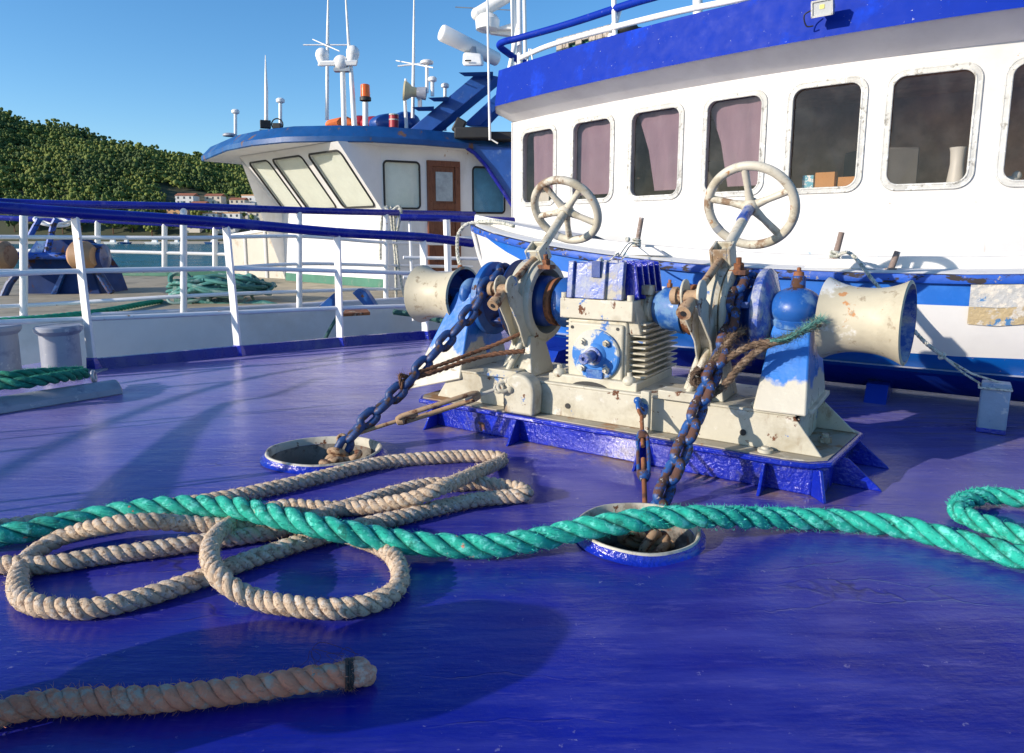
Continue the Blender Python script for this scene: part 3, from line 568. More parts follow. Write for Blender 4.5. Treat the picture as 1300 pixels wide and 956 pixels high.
for k in range(5):
    s0 = ep[-12 - k * 4] + Vector((0, 0, .03)); b.tube(catmull([s0, s0 + Vector((rnd.uniform(-.05, .03), .02, rnd.uniform(.005, .03))), s0 + Vector((rnd.uniform(-.03, .07), .01, rnd.uniform(.01, .05))), s0 + Vector((rnd.uniform(.0, .09), 0, rnd.uniform(.0, .03)))], 6), .00045, 4)
build(b, 'loose_fibres', M['rope_beige'], t)
# ================================================================== WINDLASS (local: s along its shaft, t away from the camera, z up)
wl = thing('anchor_windlass', 'large cream and blue anchor windlass with two handwheels in the middle of the deck', 'windlass', O2, rz=R(-33), world=False)
def part(b, name, m, parent=None, **k): return build(b, name, m, parent or wl, **k)
X = (1, 0, 0); TC, ZC = .30, .668
# foundation: blue web with lip plate
b = MB()
def slab(poly, z0, z1, poly2=None):
    p2 = poly2 or poly; n = len(poly); b.add([(x, y, z0) for x, y in poly] + [(x, y, z1) for x, y in p2], [tuple(range(n - 1, -1, -1)), tuple(range(n, 2 * n))] + [(i, (i + 1) % n, n + (i + 1) % n, n + i) for i in range(n)])
fp = [(-.05, .02), (.0, 0), (1.90, 0), (1.945, .06), (1.97, .52), (1.90, .58), (-.05, .58)]
slab(fp, 0.0, .115)
part(b, 'foundation_web', M['basefound'], bev=.006)
b = MB(); lp = [(-.10, .03), (-.06, -.035), (.9, -.045), (1.80, -.05), (1.90, -.03), (1.965, .03), (2.02, .54), (1.96, .62), (-.10, .62)]
slab(lp, .116, .138); part(b, 'foundation_lip', M['basefound'], bev=.006)
b = MB(); lp2 = [(-.085, .04), (-.05, -.012), (.9, -.02), (1.80, -.028), (1.885, -.008), (1.945, .045), (2.0, .53), (1.95, .60), (-.08, .60)]
slab(lp2, .139, .144); part(b, 'foundation_plate', mat('stained_bed_plate', (.36, .32, .24), .75, layers=[((.30, .16, .07), 6, .55, .12), ((.55, .52, .43), 9, .6, .15)], bumps=[(30, .3, .004)], var=.15))
for s, wdt in ((.03, .008), (.55, .009), (1.20, .009), (1.72, .009)):
    b = MB(); b.prism([(s, .0, .0), (s, -.115, .0), (s, -.10, .012), (s, -.035, .114), (s, .0, .114)], (wdt + .004, 0, 0)); part(b, 'gusset', M['basefound'], bev=.003)
b = MB(); b.prism([(1.90, -.0, 0), (1.955, -.06, 0), (1.93, -.02, .114), (1.90, 0, .114)], (.010, .010, 0)); part(b, 'gusset', M['basefound'], bev=.003)
for tt in (.20, .52):
    b = MB(); b.prism([(1.95, tt, .0), (2.13, tt, .0), (2.12, tt, .012), (2.0, tt, .114), (1.95, tt, .114)], (0, .012, 0)); part(b, 'gusset', M['basefound'], bev=.003)
# bed frame: hollow cream beam with sloping ends
b = MB(); z0, z1 = .145, .292
def sheet(poly, ext): b.prism(poly, ext)
sheet([(0.0, .05, z0), (1.925, .05, z0), (1.815, .05, z1), (.10, .05, z1)], (0, .014, 0))
sheet([(0.0, .50, z0), (1.99, .50, z0), (1.83, .50, z1), (.10, .50, z1)], (0, .014, 0))
b.box((.96, .282, z1 + .006), (1.72, .466, .012)); b.box((1.825, .28, .215), (.014, .43, .14)); b.box((.11, .28, .215), (.014, .43, .14))
part(b, 'bed_frame', M['cream'], bev=.004)
for s in (.80, 1.62): part(MB().cyl((s, .049, .20), (s, .045, .20), .013), 'drain_hole', M['blk'])
b = MB(); b.cyl((1.90, .28, .146), (1.90, .28, .170), .026, 6); b.cyl((1.9, .28, .17), (1.9, .28, .183), .014, 10)
part(b, 'anchor_bolt', M['cream'])
b = MB(); b.lathe([(0, .03), (.012, .03), (.014, .018), (.022, .014), (.022, 0)], (1.72, .01, .145), (0, 0, 1), 20); part(b, 'anchor_bolt', M['cream'])
# lifting/chain stopper lug
b = MB(); pts = [(.49 + .17 * 0, 0, .145), (.66, 0, .145), (.665, 0, .25)] + [(.575 + .09 * math.cos(a), 0, .26 + .085 * math.sin(a)) for a in np.linspace(0, math.pi, 12)] + [(.487, 0, .25)]
b.prism([(p[0], -.045, p[2]) for p in pts], (0, .09, 0)); part(b, 'lug', M['cream'], bev=.014, seg=3)
b = MB(); b.prism([(1.195, -.02, .15), (1.235, -.02, .15), (1.235, -.02, .335), (1.195, -.02, .335)], (0, .03, 0)); part(b, 'lug', M['cream'], bev=.004)

# warping drums
def warping(s0, s1, inner_right, flip):
    L_ = s1 - s0; n = 14; prof = []
    for i in range(n + 1):
        k = i / n; r = .130 + .037 * abs(2 * k - 1) ** 2.4; prof.append((s0 + L_ * k, r))
    d = MB(); outer = [(s0 + .0, .150)] + [(s, r) for s, r in prof] + [(s1, .150)]
    o = (0, TC, ZC)
    prof2 = [(s0 - .004, .152), (s0 - .002, prof[0][1] - .003)] + prof + [(s1 + .002, prof[-1][1] - .003), (s1 + .004, .152)]
    d.lathe(prof2, o, X, 72); w = part(d, 'warping_drum', M['drum'], sharp=60)
    return w
wr = warping(1.872, 2.165, True, False)
d = MB(); d.lathe([(2.168, .152), (2.150, .146), (2.08, .125), (2.05, .05), (2.05, 0)], (0, TC, ZC), X, 56); part(d, 'hollow_end', M['topblue'], wr)
d = MB(); d.lathe([(1.869, .152), (1.872, .10), (1.872, 0)], (0, TC, ZC), X, 40); part(d, 'inner_face', M['wblue'], wr)
piv = Vector((1.872, TC, ZC)); wr.matrix_basis = Matrix.Translation(piv) @ Matrix.Rotation(R(-6.5), 4, 'Z') @ Matrix.Translation(-piv)
wlft = warping(-.30, .0, True, False)
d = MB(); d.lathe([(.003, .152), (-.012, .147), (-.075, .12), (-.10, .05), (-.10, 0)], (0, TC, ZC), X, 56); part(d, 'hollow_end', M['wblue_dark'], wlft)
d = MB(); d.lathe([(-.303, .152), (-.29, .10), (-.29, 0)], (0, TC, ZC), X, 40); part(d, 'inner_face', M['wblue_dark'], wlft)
# shafts
part(MB().lathe([(-.12, 0), (-.12, .045), (1.90, .045), (1.90, 0)], (0, TC, ZC), X, 28), 'main_shaft', M['wblue'])
# bearing stands
def stand(sl, sr, tl, tr, m, zt=.70):
    b = MB(); b.hexa([(sl, .03, z1 + .012), (sr, .03, z1 + .012), (sr, .50, z1 + .012), (sl, .50, z1 + .012), (tl, .205, zt), (tr, .205, zt), (tr, .395, zt), (tl, .395, zt)])
    return part(b, 'bearing_stand', m, bev=.008)
twot = mat('blue_over_cream_stand', (.03, .17, .55), .3, layers=[], bumps=[(45, .3, .003), (10, .25, .006)], var=.15)
nt = twot.node_tree; Nn = nt.nodes; bs = Nn['Principled BSDF']; tc = Nn.new('ShaderNodeTexCoord'); sp = Nn.new('ShaderNodeSeparateXYZ'); nt.links.new(tc.outputs['Object'], sp.inputs[0])
nz = Nn.new('ShaderNodeTexNoise'); nz.inputs['Scale'].default_value = 7; nz.inputs['Detail'].default_value = 5; nt.links.new(tc.outputs['Object'], nz.inputs[0])
ma = Nn.new('ShaderNodeMath'); ma.operation = 'MULTIPLY_ADD'; nt.links.new(nz.outputs['Fac'], ma.inputs[0]); ma.inputs[1].default_value = .38; nt.links.new(sp.outputs[2], ma.inputs[2])
mr = Nn.new('ShaderNodeMapRange'); nt.links.new(ma.outputs[0], mr.inputs[0]); mr.inputs[1].default_value = .595; mr.inputs[2].default_value = .615
mx = Nn.new('ShaderNodeMix'); mx.data_type = 'RGBA'; nt.links.new(mr.outputs[0], mx.inputs[0]); mx.inputs[6].default_value = (.52, .49, .40, 1); old = bs.inputs['Base Color'].links[0].from_socket; nt.links.new(old, mx.inputs[7]); nt.links.new(mx.outputs[2], bs.inputs['Base Color'])
st = stand(1.655, 1.86, 1.69, 1.825, twot)
b = MB(); b.ball((1.757, .255, .705), (.106, .125, .088), 40); b.lathe([(-.02, .10), (.012, .108), (.03, .09)], (1.757, .255, .645), (0, 0, 1), 36); part(b, 'bearing_cap', M['wblue'])
b = MB(); b.lathe([(0, .030), (.045, .028), (.05, .02)], (1.757, .27, .79), (0, 0, 1), 20); g = part(b, 'grease_cup', M['wblue'])
part(MB().lathe([(0, .022), (.016, .02), (.02, .009), (.034, .008), (.036, 0)], (1.757, .27, .838), (0, 0, 1), 12), 'grease_nipple', M['rust'], g)
b = MB(); b.box((1.757, .29, z1 + .022), (.24, .42, .02)); part(b, 'stand_foot', M['cream'], bev=.004)
# left stand is broad and leans out to the left
b = MB(); b.hexa([(-.20, .03, .16), (.17, .03, .26), (.17, .50, .26), (-.20, .50, .16), (.02, .205, .70), (.13, .205, .70), (.13, .395, .70), (.02, .395, .70)]); part(b, 'bearing_stand', twot, bev=.008)
b = MB(); b.ball((.075, .275, .69), (.052, .10, .085), 32); part(b, 'bearing_cap', M['wblue'])
# chain wheels (gypsies) with outer flange
def gypsy(sa, sb, so, so2, nm, fi, mi):
    b = MB(); b.lathe([(sa, .0), (sa, .165), ((sa * .7 + sb * .3), .125), ((sa + sb) / 2, .108), ((sa * .3 + sb * .7), .125), (sb, .165), (sb, 0)], (0, TC, ZC), X, 48)
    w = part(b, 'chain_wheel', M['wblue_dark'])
    b = MB(); b.lathe([(so, 0), (so, .185), (so + .012, .197), (so2 - .012, .197), (so2, .185), (so2 + .03, .09), (so2 + .05, .06), (so2 + .05, 0)], (0, TC, ZC), X, 64); part(b, 'flange', M['wblue'] if nm else M['topblue'], w)
    b = MB(); b.lathe([(fi[0], 0), (fi[0], .20), (fi[0] + .008, .211), (fi[1] - .008, .211), (fi[1], .20), (fi[1], 0)], (0, TC, ZC), X, 64); part(b, 'flange', mi, w)
    for k in range(5):
        b = MB(); a = 2 * math.pi * k / 5 + .3; y, z = math.cos(a), math.sin(a); b.box(((sa + sb) / 2, TC + y * .135, ZC + z * .135), ((sb - sa) * .96, .03, .03), Matrix.Rotation(a, 3, 'X')); part(b, 'chain_pocket_whelp', M['wblue_dark'], w, bev=.004)
gypsy(1.512, 1.60, 1.602, 1.65, 0, (1.480, 1.511), M['cream']); gypsy(.235, .36, .180, .232, 1, (.365, .385), M['wblue_dark'])
# brake drums with band, ears and screw spindle
def brake(s0, s1, sr, hub, block, tr, rr):
    # drum rim (hollow towards +s)
    b = MB(); b.lathe([(s0, .0), (s0, .195), (s0 + .008, .207), (s1 - .012, .207), (s1, .200), (s1, .168), (s1 - .03, .160), (s0 + .03, .150), (s0 + .02, .0)], (0, TC, ZC), X, 72); dr = part(b, 'brake_drum', M['cream'])
    b = MB(); b.lathe([(s0 + .012, .209), (s0 + .012, .219), (s1 - .025, .219), (s1 - .025, .209)], (0, TC, ZC), X, 72, closed=True); part(b, 'brake_band', M['cream'], dr)
    sm = (s0 + s1) / 2; ty, tz = tr[1], tr[2]
    for q, wth in ((sm - .040, .010), (sm + .026, .012)):
        pts = [(q, ty + .04 + .054 * math.cos(a), tz + .025 + .054 * math.sin(a)) for a in np.linspace(-.5, math.pi + .2, 16)] + [(q, ty + .02, tz - .06), (q, .06, .56), (q, .115, .45), (q, .17, .50), (q, .14, .66)]
        b = MB(); b.prism(pts, (wth, 0, 0)); part(b, 'band_ear', M['cream'], bev=.003)
    b = MB(); b.cyl((sm - .085, ty + .02, tz + .012), (sm + .03, ty + .02, tz + .012), .026, 20); b.cyl((sm - .078, ty + .02, tz + .012), (sm - .058, ty + .02, tz + .012), .036, 20); part(b, 'trunnion_pin', M['rust_tan'])
    # screw spindle: rusty below, painted above
    hub = Vector(hub); block = Vector(block); tr = Vector(tr); d = (hub - tr).normalized()
    b = MB(); b.tube([tr - d * .075, tr - d * .02, tr - d * .019, block - d * .03], [.026, .026, .017, .017], 16); b.cyl(tr - d * .105, tr - d * .07, .030, 14); part(b, 'screw_spindle', M['rust_tan'])
    b = MB(); b.cyl(tr - d * .1055, tr - d * .107, .012, 12); part(b, 'spindle_bore', M['blk'])
    b = MB(); b.tube([block + d * .0, hub + d * .02], [.024, .024], 18); part(b, 'spindle', M['cream_wheel'])
    # square block on the band top and its bracket down to the drum
    ax = Vector((1, 0, 0)); up = ax.cross(d) * -1; up = d.cross(ax); Mx = Matrix((ax, d, up if up.z > 0 else -up)).transposed()
    b = MB()
    for dx in (-.038, .038): b.box(block + ax * dx, (.014, .095, .10), Mx)
    b.box(block + Mx @ Vector((0, -.04, .0)), (.062, .014, .098), Mx); b.box(block + Mx @ Vector((0, .04, 0)), (.062, .014, .098), Mx)
    part(b, 'spindle_block', M['cream'], bev=.004)
    b = MB(); q = sm; b.prism([(q + .022, block.y - .04, block.z - .02), (q + .022, block.y + .05, block.z - .03), (q + .022, TC + .12, ZC + .18), (q + .022, TC - .05, ZC + .200)], (.016, 0, 0)); b.prism([(q - .034, block.y - .04, block.z - .02), (q - .034, block.y + .05, block.z - .03), (q - .034, TC + .12, ZC + .18), (q - .034, TC - .05, ZC + .200)], (.010, 0, 0))
    part(b, 'block_bracket', M['cream'], bev=.004)
    b = MB(); b.bolt((sm + .09, .23, ZC + .19), (0, -.2, 1), .022, .028); b.box((sm + .09, .23, ZC + .18), (.07, .06, .02)); part(b, 'band_bolt', M['rust'])
    # support foot of the band
    b = MB(); b.hexa([(sm - .10, .09, z1 + .012), (sm + .09, .09, z1 + .012), (sm + .09, .32, z1 + .012), (sm - .10, .32, z1 + .012), (sm - .05, .14, .50), (sm + .05, .14, .50), (sm + .05, .28, .50), (sm - .05, .28, .50)]); part(b, 'band_support', M['cream'], bev=.006)
    # handwheel
    hw = MB(); c = hub; hw.torus(c, d, rr - .004, .0225, 72, 14); n1 = d.cross(Vector((1, 0, 0))).normalized(); n2 = d.cross(n1)
    hw.lathe([(-.035, 0), (-.035, .028), (-.02, .040), (.02, .040), (.035, .030), (.035, 0)], c, d, 28)
    for k in range(5):
        a = 2 * math.pi * k / 5 + sr; dd = n1 * math.cos(a) + n2 * math.sin(a)
        hw.tube([c + dd * .02, c + dd * .09, c + dd * (rr - .004)], [.024, .0165, .019], 12)
    w = part(hw, 'handwheel', M['cream_wheel'], sharp=50)
    a = 2 * math.pi * 0 / 5 + sr + .35; th = np.linspace(a, a + .16, 6)
    b = MB(); b.tube([c + (n1 * math.cos(x) + n2 * math.sin(x)) * (rr - .004) for x in th], .0236, 14); part(b, 'worn_grip_patch', mat('bare_grey_patch', (.30, .32, .34), .6, var=.1), w)
    return d
d = brake(1.392, 1.474, .55, (1.440, .70, 1.143), (1.440, .275, .916), (1.440, -.125, .752), .208)
b = MB(); p0 = Vector((1.44, .70, 1.143)) - d * .035; b.tube([p0, p0 - d * .13], .0255, 20); part(b, 'blue_sleeve', M['topblue'])
brake(.42, .545, .15, (.49, .575, 1.137), (.49, .285, .910), (.49, -.04, .735), .192)
# couplings between gearbox and brakes
b = MB(); b.lathe([(1.075, .055), (1.10, .075), (1.12, .078), (1.13, .062)], (0, TC, ZC), X, 32); b.box((1.105, TC - .04, ZC + .085), (.05, .05, .045)); part(b, 'clamp_collar', M['cream'], bev=.003)
b = MB(); b.lathe([(1.13, .0), (1.135, .072), (1.165, .088), (1.175, .099), (1.25, .104), (1.252, .113), (1.275, .114), (1.278, .0)], (0, TC, ZC), X, 56); cp = part(b, 'coupling', M['wblue'], sharp=25)
part(MB().bolt((1.20, TC - .02, ZC + .10), (0, 0, 1), .014, .018), 'bolt', M['rust'], cp)
for i, (s0, r) in enumerate(((1.280, .106), (1.300, .116), (1.320, .104), (1.340, .110), (1.362, .100))):
    b = MB(); b.lathe([(s0, .02), (s0, r), (s0 + .016, r), (s0 + .016, .02)], (0, TC, ZC), X, 56); part(b, 'clutch_ring', M['rust'] if i != 3 else M['wblue'])
b = MB(); b.lathe([(.74, .05), (.735, .085), (.705, .088), (.70, .115), (.665, .127), (.645, .127), (.64, .108), (.62, .106), (.61, .0)], (0, TC, ZC), X, 56); cp = part(b, 'coupling', M['wblue'], sharp=25)
for s0, r in ((.615, .124), (.595, .118)): b = MB(); b.lathe([(s0 - .016, .02), (s0 - .016, r), (s0, r), (s0, .02)], (0, TC, ZC), X, 56); part(b, 'clutch_ring', M['rust'])
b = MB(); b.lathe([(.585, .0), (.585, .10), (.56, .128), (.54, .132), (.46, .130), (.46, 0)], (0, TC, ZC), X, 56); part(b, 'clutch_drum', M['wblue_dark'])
for k in range(6):
    a = k * math.pi / 3 + .3; part(MB().bolt((.588, TC + .1 * math.cos(a), ZC + .1 * math.sin(a)), X, .012, .010), 'bolt', M['wblue'])
# clevis levers behind the ears (cream legs under drums)
for s0 in (.40, 1.33):
    b = MB(); b.tube([(s0 + .04, .05, z1 + .015), (s0 + .08, .10, .42), (s0 + .10, .14, .52)], [.014, .018, .016], 10); b.box((s0 + .03, .06, z1 + .03), (.20, .09, .04)); part(b, 'brake_lever_stop', M['cream'], bev=.004)
# gearbox
sg0, sg1 = .752, 1.060
b = MB(); b.hexa([(sg0, .13, .31), (sg1, .13, .31), (sg1, .50, .31), (sg0, .50, .31), (sg0, .13, .615), (sg1, .13, .615), (sg1, .50, .615), (sg0, .50, .615)])
gb = part(b, 'gearbox', M['cream'], bev=.012, seg=3)
b = MB(); b.box((.905, .315, .662), (.375, .41, .095)); part(b, 'gearbox_flange', M['cream'], gb, bev=.005)
for s, t_ in ((.735, .125), (1.075, .125), (.735, .45), (1.075, .45)): part(MB().cyl((s, t_, .709), (s, t_, .735), .016, 12), 'bolt', M['cream'], gb)
b = MB(); b.box((.905, .31, .285 + .03), (.46, .46, .055)); part(b, 'gearbox_foot', M['cream'], gb, bev=.006)
b = MB(); b.prism([(.80 + .0, .078, .289)] + [(.90 + .10 * math.cos(a), .078, .289 + .035 * math.sin(a)) for a in np.linspace(math.pi, 0, 14)], (0, .004, 0)); part(b, 'foot_opening', M['blk'], gb)
for s, t_ in ((.725, .10), (1.09, .10), (1.09, .50)):
    b = MB(); b.ball((s, t_, .345), (.032, .032, .026), 16); b.cyl((s, t_, .35), (s, t_, .385), .012, 10); part(b, 'foot_bolt', M['cream'], gb)
b = MB()
for k in range(10):
    z = .352 + k * .0275; t1 = .60 if k < 8 else .52; b.box((sg1 + .035, (.165 + t1) / 2, z), (.085, t1 - .165, .009))
part(b, 'cooling_fin', M['cream'], gb, bev=.002)
b = MB(); b.box((sg1 + .018, .40, .475), (.05, .30, .27)); part(b, 'fin_core', M['cream'], gb, bev=.01)
b = MB()
for k in range(12): b.box((sg0 - .006, .22, .33 + k * .024), (.016, .16, .007))
part(b, 'cooling_fin', M['cream'], gb)
b = MB(); b.hexa([(.775, .13, .47 - .16), (1.045, .13, .31), (1.045, .12, .31), (.775, .12, .31), (.775, .13, .60), (1.045, .13, .60), (1.045, .12, .60), (.775, .12, .60)]); b = MB(); b.box((.905, .124, .455), (.285, .02, .285)); part(b, 'front_cover', M['cream'], gb, bev=.012)
fo = Vector((.915, .112, .448)); Yn = (0, -1, 0)
fm_ = mat('cream_blue_worn_flange', (.50, .50, .44), .4, layers=[((.04, .18, .50), 5, .47, .06)], bumps=[(40, .4, .004)], var=.1)
b = MB(); b.lathe([(-.004, .122), (.012, .122), (.018, .116), (.018, .06), (.030, .052), (.036, .04), (.036, 0)], fo, Yn, 56); fd = part(b, 'flange_disc', fm_, gb)
b = MB(); b.lathe([(.03, .044), (.045, .042), (.047, .03)], fo, Yn, 32); b.lathe([(.036, .026), (.13, .026), (.134, .022), (.134, .010), (.12, .009), (.12, 0)], fo, Yn, 32); part(b, 'shaft_stub', M['topblue'], gb)
for a in (.8, 2.35, 3.95, 5.5):
    c = fo + Vector((.088 * math.cos(a), -.018, .088 * math.sin(a))); b = MB(); b.cyl(c, c + Vector((0, -.016, 0)), .017, 6); b.cyl(c + Vector((0, -.016, 0)), c + Vector((0, -.028, 0)), .009, 10); part(b, 'bolt', M['cream_wheel'], gb)
b = MB(); b.prism([(fo.x - .035, fo.y - .018, fo.z - .115), (fo.x + .045, fo.y - .018, fo.z - .115), (fo.x + .05, fo.y - .018, fo.z - .065), (fo.x - .04, fo.y - .018, fo.z - .065)], (0, -.012, 0)); part(b, 'lower_boss', M['wblue'], gb, bev=.004)
for s, z in ((.785, .572), (1.02, .578), (.785, .335), (1.02, .335)): part(MB().cyl((s, .113, z), (s, .111, z), .008, 10), 'screw_hole', M['blk'], gb)
# blue ribbed top cover
b = MB(); b.hexa([(.765, .115, .710), (1.035, .115, .710), (1.035, .47, .710), (.765, .47, .710), (.790, .135, .880), (1.015, .135, .880), (1.015, .45, .880), (.790, .45, .880)]); tcv = part(b, 'top_cover', M['topblue'], gb, bev=.006)
b = MB()
for s, w in ((.772, .03), (.905, .10), (1.028, .03)):
    b.hexa([(s - w / 2, .098, .712), (s + w / 2, .098, .712), (s + w / 2, .125, .712), (s - w / 2, .125, .712), (s - w / 2, .118, .885), (s + w / 2, .118, .885), (s + w / 2, .15, .885), (s - w / 2, .15, .885)])
part(b, 'cover_rib', M['topblue'], tcv, bev=.004)
b = MB(); b.box((.91, .109, .850), (.042, .02, .075)); part(b, 'cover_slot', M['wblue_dark'], tcv)
b = MB()
for k in range(5):
    t_ = .165 + k * .072; b.hexa([(1.02, t_, .712), (1.10, t_, .712), (1.10, t_ + .014, .712), (1.02, t_ + .014, .712), (1.0, t_, .888), (1.075, t_, .878), (1.075, t_ + .014, .878), (1.0, t_ + .014, .888)])
part(b, 'cover_fin', M['basefound'], tcv, bev=.003)
b = MB(); b.hexa([(1.05, .15, .55), (1.12, .15, .55), (1.12, .48, .55), (1.05, .48, .55), (1.05, .13, .70), (1.09, .13, .70), (1.09, .48, .70), (1.05, .48, .70)]); part(b, 'side_shoulder', M['cream'], gb, bev=.006)
part(MB().bolt((.86, .25, .881), (0, 0, 1), .02, .008), 'bolt', M['cream'], tcv)

# ------------------------------------------------------------------ chains
def link_mesh(Ln, Wd, r, m):
    b = MB(); hl = Ln / 2 - Wd / 2; rr = Wd / 2 - r; pts = []
    for a in np.linspace(-math.pi / 2, math.pi / 2, 9): pts.append(Vector((hl + rr * math.cos(a), rr * math.sin(a), 0)))
    for a in np.linspace(math.pi / 2, 1.5 * math.pi, 9): pts.append(Vector((-hl + rr * math.cos(a), rr * math.sin(a), 0)))
    b.tube(pts, r, 12, closed=True, up=(0, 0, 1))
    me = bpy.data.meshes.new('link'); me.from_pydata([tuple(p) for p in b.v], [], b.f); me.shade_smooth(); me.materials.append(m); return me
def chain(name, label, pts, m, Ln=.126, Wd=.088, r=.019, twist=.0, up=(0, 0, 1)):
    P = resample(catmull(pts, 10), (Ln - 2 * r) * 1.0); me = link_mesh(Ln, Wd, r, m)
    t = thing(name, label, 'chain', P[-1], 'anchor chains of the windlass')
    for i in range(len(P) - 1):
        c = (P[i] + P[i + 1]) / 2; d = (P[i + 1] - P[i]).normalized(); n = Vector(up) - d * Vector(up).dot(d)
        n = n.normalized() if n.length > .1 else Vector((0, 1, 0)); q = d.cross(n)
        a = (math.pi / 2 if i % 2 else 0) + twist + .25 * noise.noise(Vector((i * 1.7, 0, len(P)))) ; y = n * math.cos(a) + q * math.sin(a); z = d.cross(y)
        o = bpy.data.objects.new('link', me); COL.objects.link(o); o.parent = t; o.matrix_parent_inverse = Matrix.Translation(t.location).inverted()
        o.matrix_basis = Matrix.Translation(c) @ Matrix((d, y, z)).transposed().to_4x4()
    return t
chain('anchor_chain', 'chipped light blue and rusty anchor chain hanging steeply from the right chain wheel', [WL(1.53, .42, .80), WL(1.53, .30, .825), WL(1.532, .19, .79), WL(1.53, .13, .70), WL(1.525, .06, .56), WL(1.50, -.12, .37), WL(1.475, -.30, .17), WL(1.455, -.45, .02), WL(1.46, -.54, -.12)], M['chain'], twist=.5, up=tuple(A2))
chain('anchor_chain', 'dark blue and rusty anchor chain slanting from the left chain wheel to the far pipe', [WL(.28, .42, .80), WL(.28, .30, .825), WL(.275, .19, .79), WL(.262, .10, .70), WL(.235, .02, .60), WL(.17, -.15, .44), WL(.10, -.35, .27), WL(.02, -.54, .12), WL(-.02, -.62, .03), WL(-.04, -.66, -.10)], M['chain_dark'], twist=.5, up=tuple(A2))
# extra links heaped in the pipe mouths
def heap(c, m, label, n=6, seed=1):
    rnd = random.Random(seed); t = thing('chain_heap', label, 'chain', c); me = link_mesh(.122, .080, .0165, m)
    for i in range(n):
        o = bpy.data.objects.new('link', me); COL.objects.link(o); o.parent = t; o.matrix_parent_inverse = Matrix.Translation(t.location).inverted()
        o.location = c + Vector((rnd.uniform(-.06, .08), rnd.uniform(-.03, .05), -.03 + rnd.uniform(-.03, .02) + i * .004)); o.rotation_euler = (rnd.uniform(0, 3), rnd.uniform(-.6, .6), rnd.uniform(0, 3))
heap(WL(.0, -.68, -.005), M['rust_tan'], 'rusty links heaped in the mouth of the left deck pipe', 8, 2)
heap(WL(1.46, -.56, -.06), M['rust_tan'], 'rusty links heaped in the mouth of the right deck pipe', 6, 5)
# turnbuckles
def shackle(b, c, d, side, w=.03, l=.06, r=.008):
    c, d, side = Vector(c), Vector(d).normalized(), Vector(side).normalized()
    pts = [c - side * w] + [c + d * l * .5 - side * w] + [c + d * (l * .5 + w * math.sin(a)) - side * w * math.cos(a) for a in np.linspace(0, math.pi, 9)] + [c + side * w]
    b.tube(pts, r, 10); b.cyl(c - side * w * 1.5, c + side * w * 1.5, r * .95, 10)
    for s in (-1, 1): b.ball(c + side * s * w * 1.05, r * 1.7, 12)
def turnbuckle(label, p0, p1, f0, f1, ms, wid=.024, r=.0085):
    p0, p1 = Vector(p0), Vector(p1); d = (p1 - p0).normalized(); Ln = (p1 - p0).length; a = p0 + d * Ln * f0; c = p0 + d * Ln * f1
    side = d.cross(Vector((0, 0, 1))).normalized(); side = (side * .75 + d.cross(side) * .65).normalized(); t = thing('turnbuckle', label, 'turnbuckle', p1, 'turnbuckles securing the chains')
    b = MB()
    for s in (-1, 1): b.tube([a + side * s * wid * .7, a + d * .02 + side * s * wid, c - d * .02 + side * s * wid, c + side * s * wid * .7], r, 12)
    for q, s in ((a, 1), (c, -1)): b.lathe([(-.018 , .012), (-.014, .02), (.012, .028), (.022, .014)], q, d * s, 20)
    build(b, 'body', ms[0], t)
    b = MB(); b.tube([p0 + d * .035, a + d * .06], .0085, 12); b.torus(p0 + d * .02, side, .02, .008, 24, 10); build(b, 'eye_screw', ms[1], t)
    b = MB(); b.tube([c - d * .09, p1], .0095, 12); b.torus(p1 + d * .012, side, .018, .0085, 24, 10); build(b, 'eye_screw', ms[2], t)
    b = MB(); shackle(b, p0 - d * .03, d, side.cross(d), .024, .06, .0105); build(b, 'shackle', ms[3], t)
turnbuckle('rusty tan turnbuckle stretched from the round cream lug towards the left deck pipe', WL(.50, -.06, .275), WL(-.03, -.60, .07), .17, .66, (M['rust_tan'], M['cream_wheel'], M['rust_tan'], M['cream_wheel']), .036, .0125)
turnbuckle('upright blue and rusty turnbuckle hanging in front of the winch bed beside the right chain', WL(1.215, -.055, .265), WL(1.40, -.45, .0), .30, .72, (M['chain'], M['rust'], M['rust'], M['wblue']), .026, .0075)

# ------------------------------------------------------------------ lashings round the chains
def lashing(label, paths, m, fz, extra=None, Rr=.013):
    t = thing('lashing_rope', label, 'rope', paths[0][0]); 
    for i, p in enumerate(paths):
        b = MB(); laid_rope(b, catmull(p, 8), Rr * (1 + .15 * (i % 2)), .09, fuzz=fz, fl=.03, jitter=.45, sides=6); build(b, 'strand', m, t, sharp=180)
    if extra:
        for p in extra: b = MB(); laid_rope(b, catmull(p, 8), Rr * .45, .05, fuzz=700, fl=.03, jitter=.4, sides=6); build(b, 'teal_strand', M['frayteal'], t, sharp=180)
lashing('shaggy brown rope with teal fibres from the right chain to the right warping drum', [
    [WL(1.46, -.02, .455), WL(1.52, .0, .48), WL(1.60, .0, .545), WL(1.68, .0, .585), WL(1.76, -.0, .60), WL(1.83, .06, .64), WL(1.87, .12, .66)],
    [WL(1.45, -.06, .42), WL(1.50, -.07, .365), WL(1.56, -.04, .41), WL(1.62, -.01, .50), WL(1.70, .01, .575), WL(1.79, .02, .615)],
    [WL(1.45, -.03, .43), WL(1.50, -.0, .50), WL(1.54, .03, .56), WL(1.56, .08, .60), WL(1.585, .12, .61)],
    [WL(1.44, -.05, .40), WL(1.49, -.03, .45), WL(1.52, .0, .51), WL(1.55, .05, .585)],
    [WL(1.46, -.06, .47), WL(1.44, -.075, .44), WL(1.45, -.07, .405), WL(1.50, -.05, .415), WL(1.49, -.02, .46)]], M['frayed'], 700,
    [[WL(1.72, -.015, .60), WL(1.78, -.015, .612), WL(1.85, .07, .66), WL(1.88, .13, .68)]], .014)
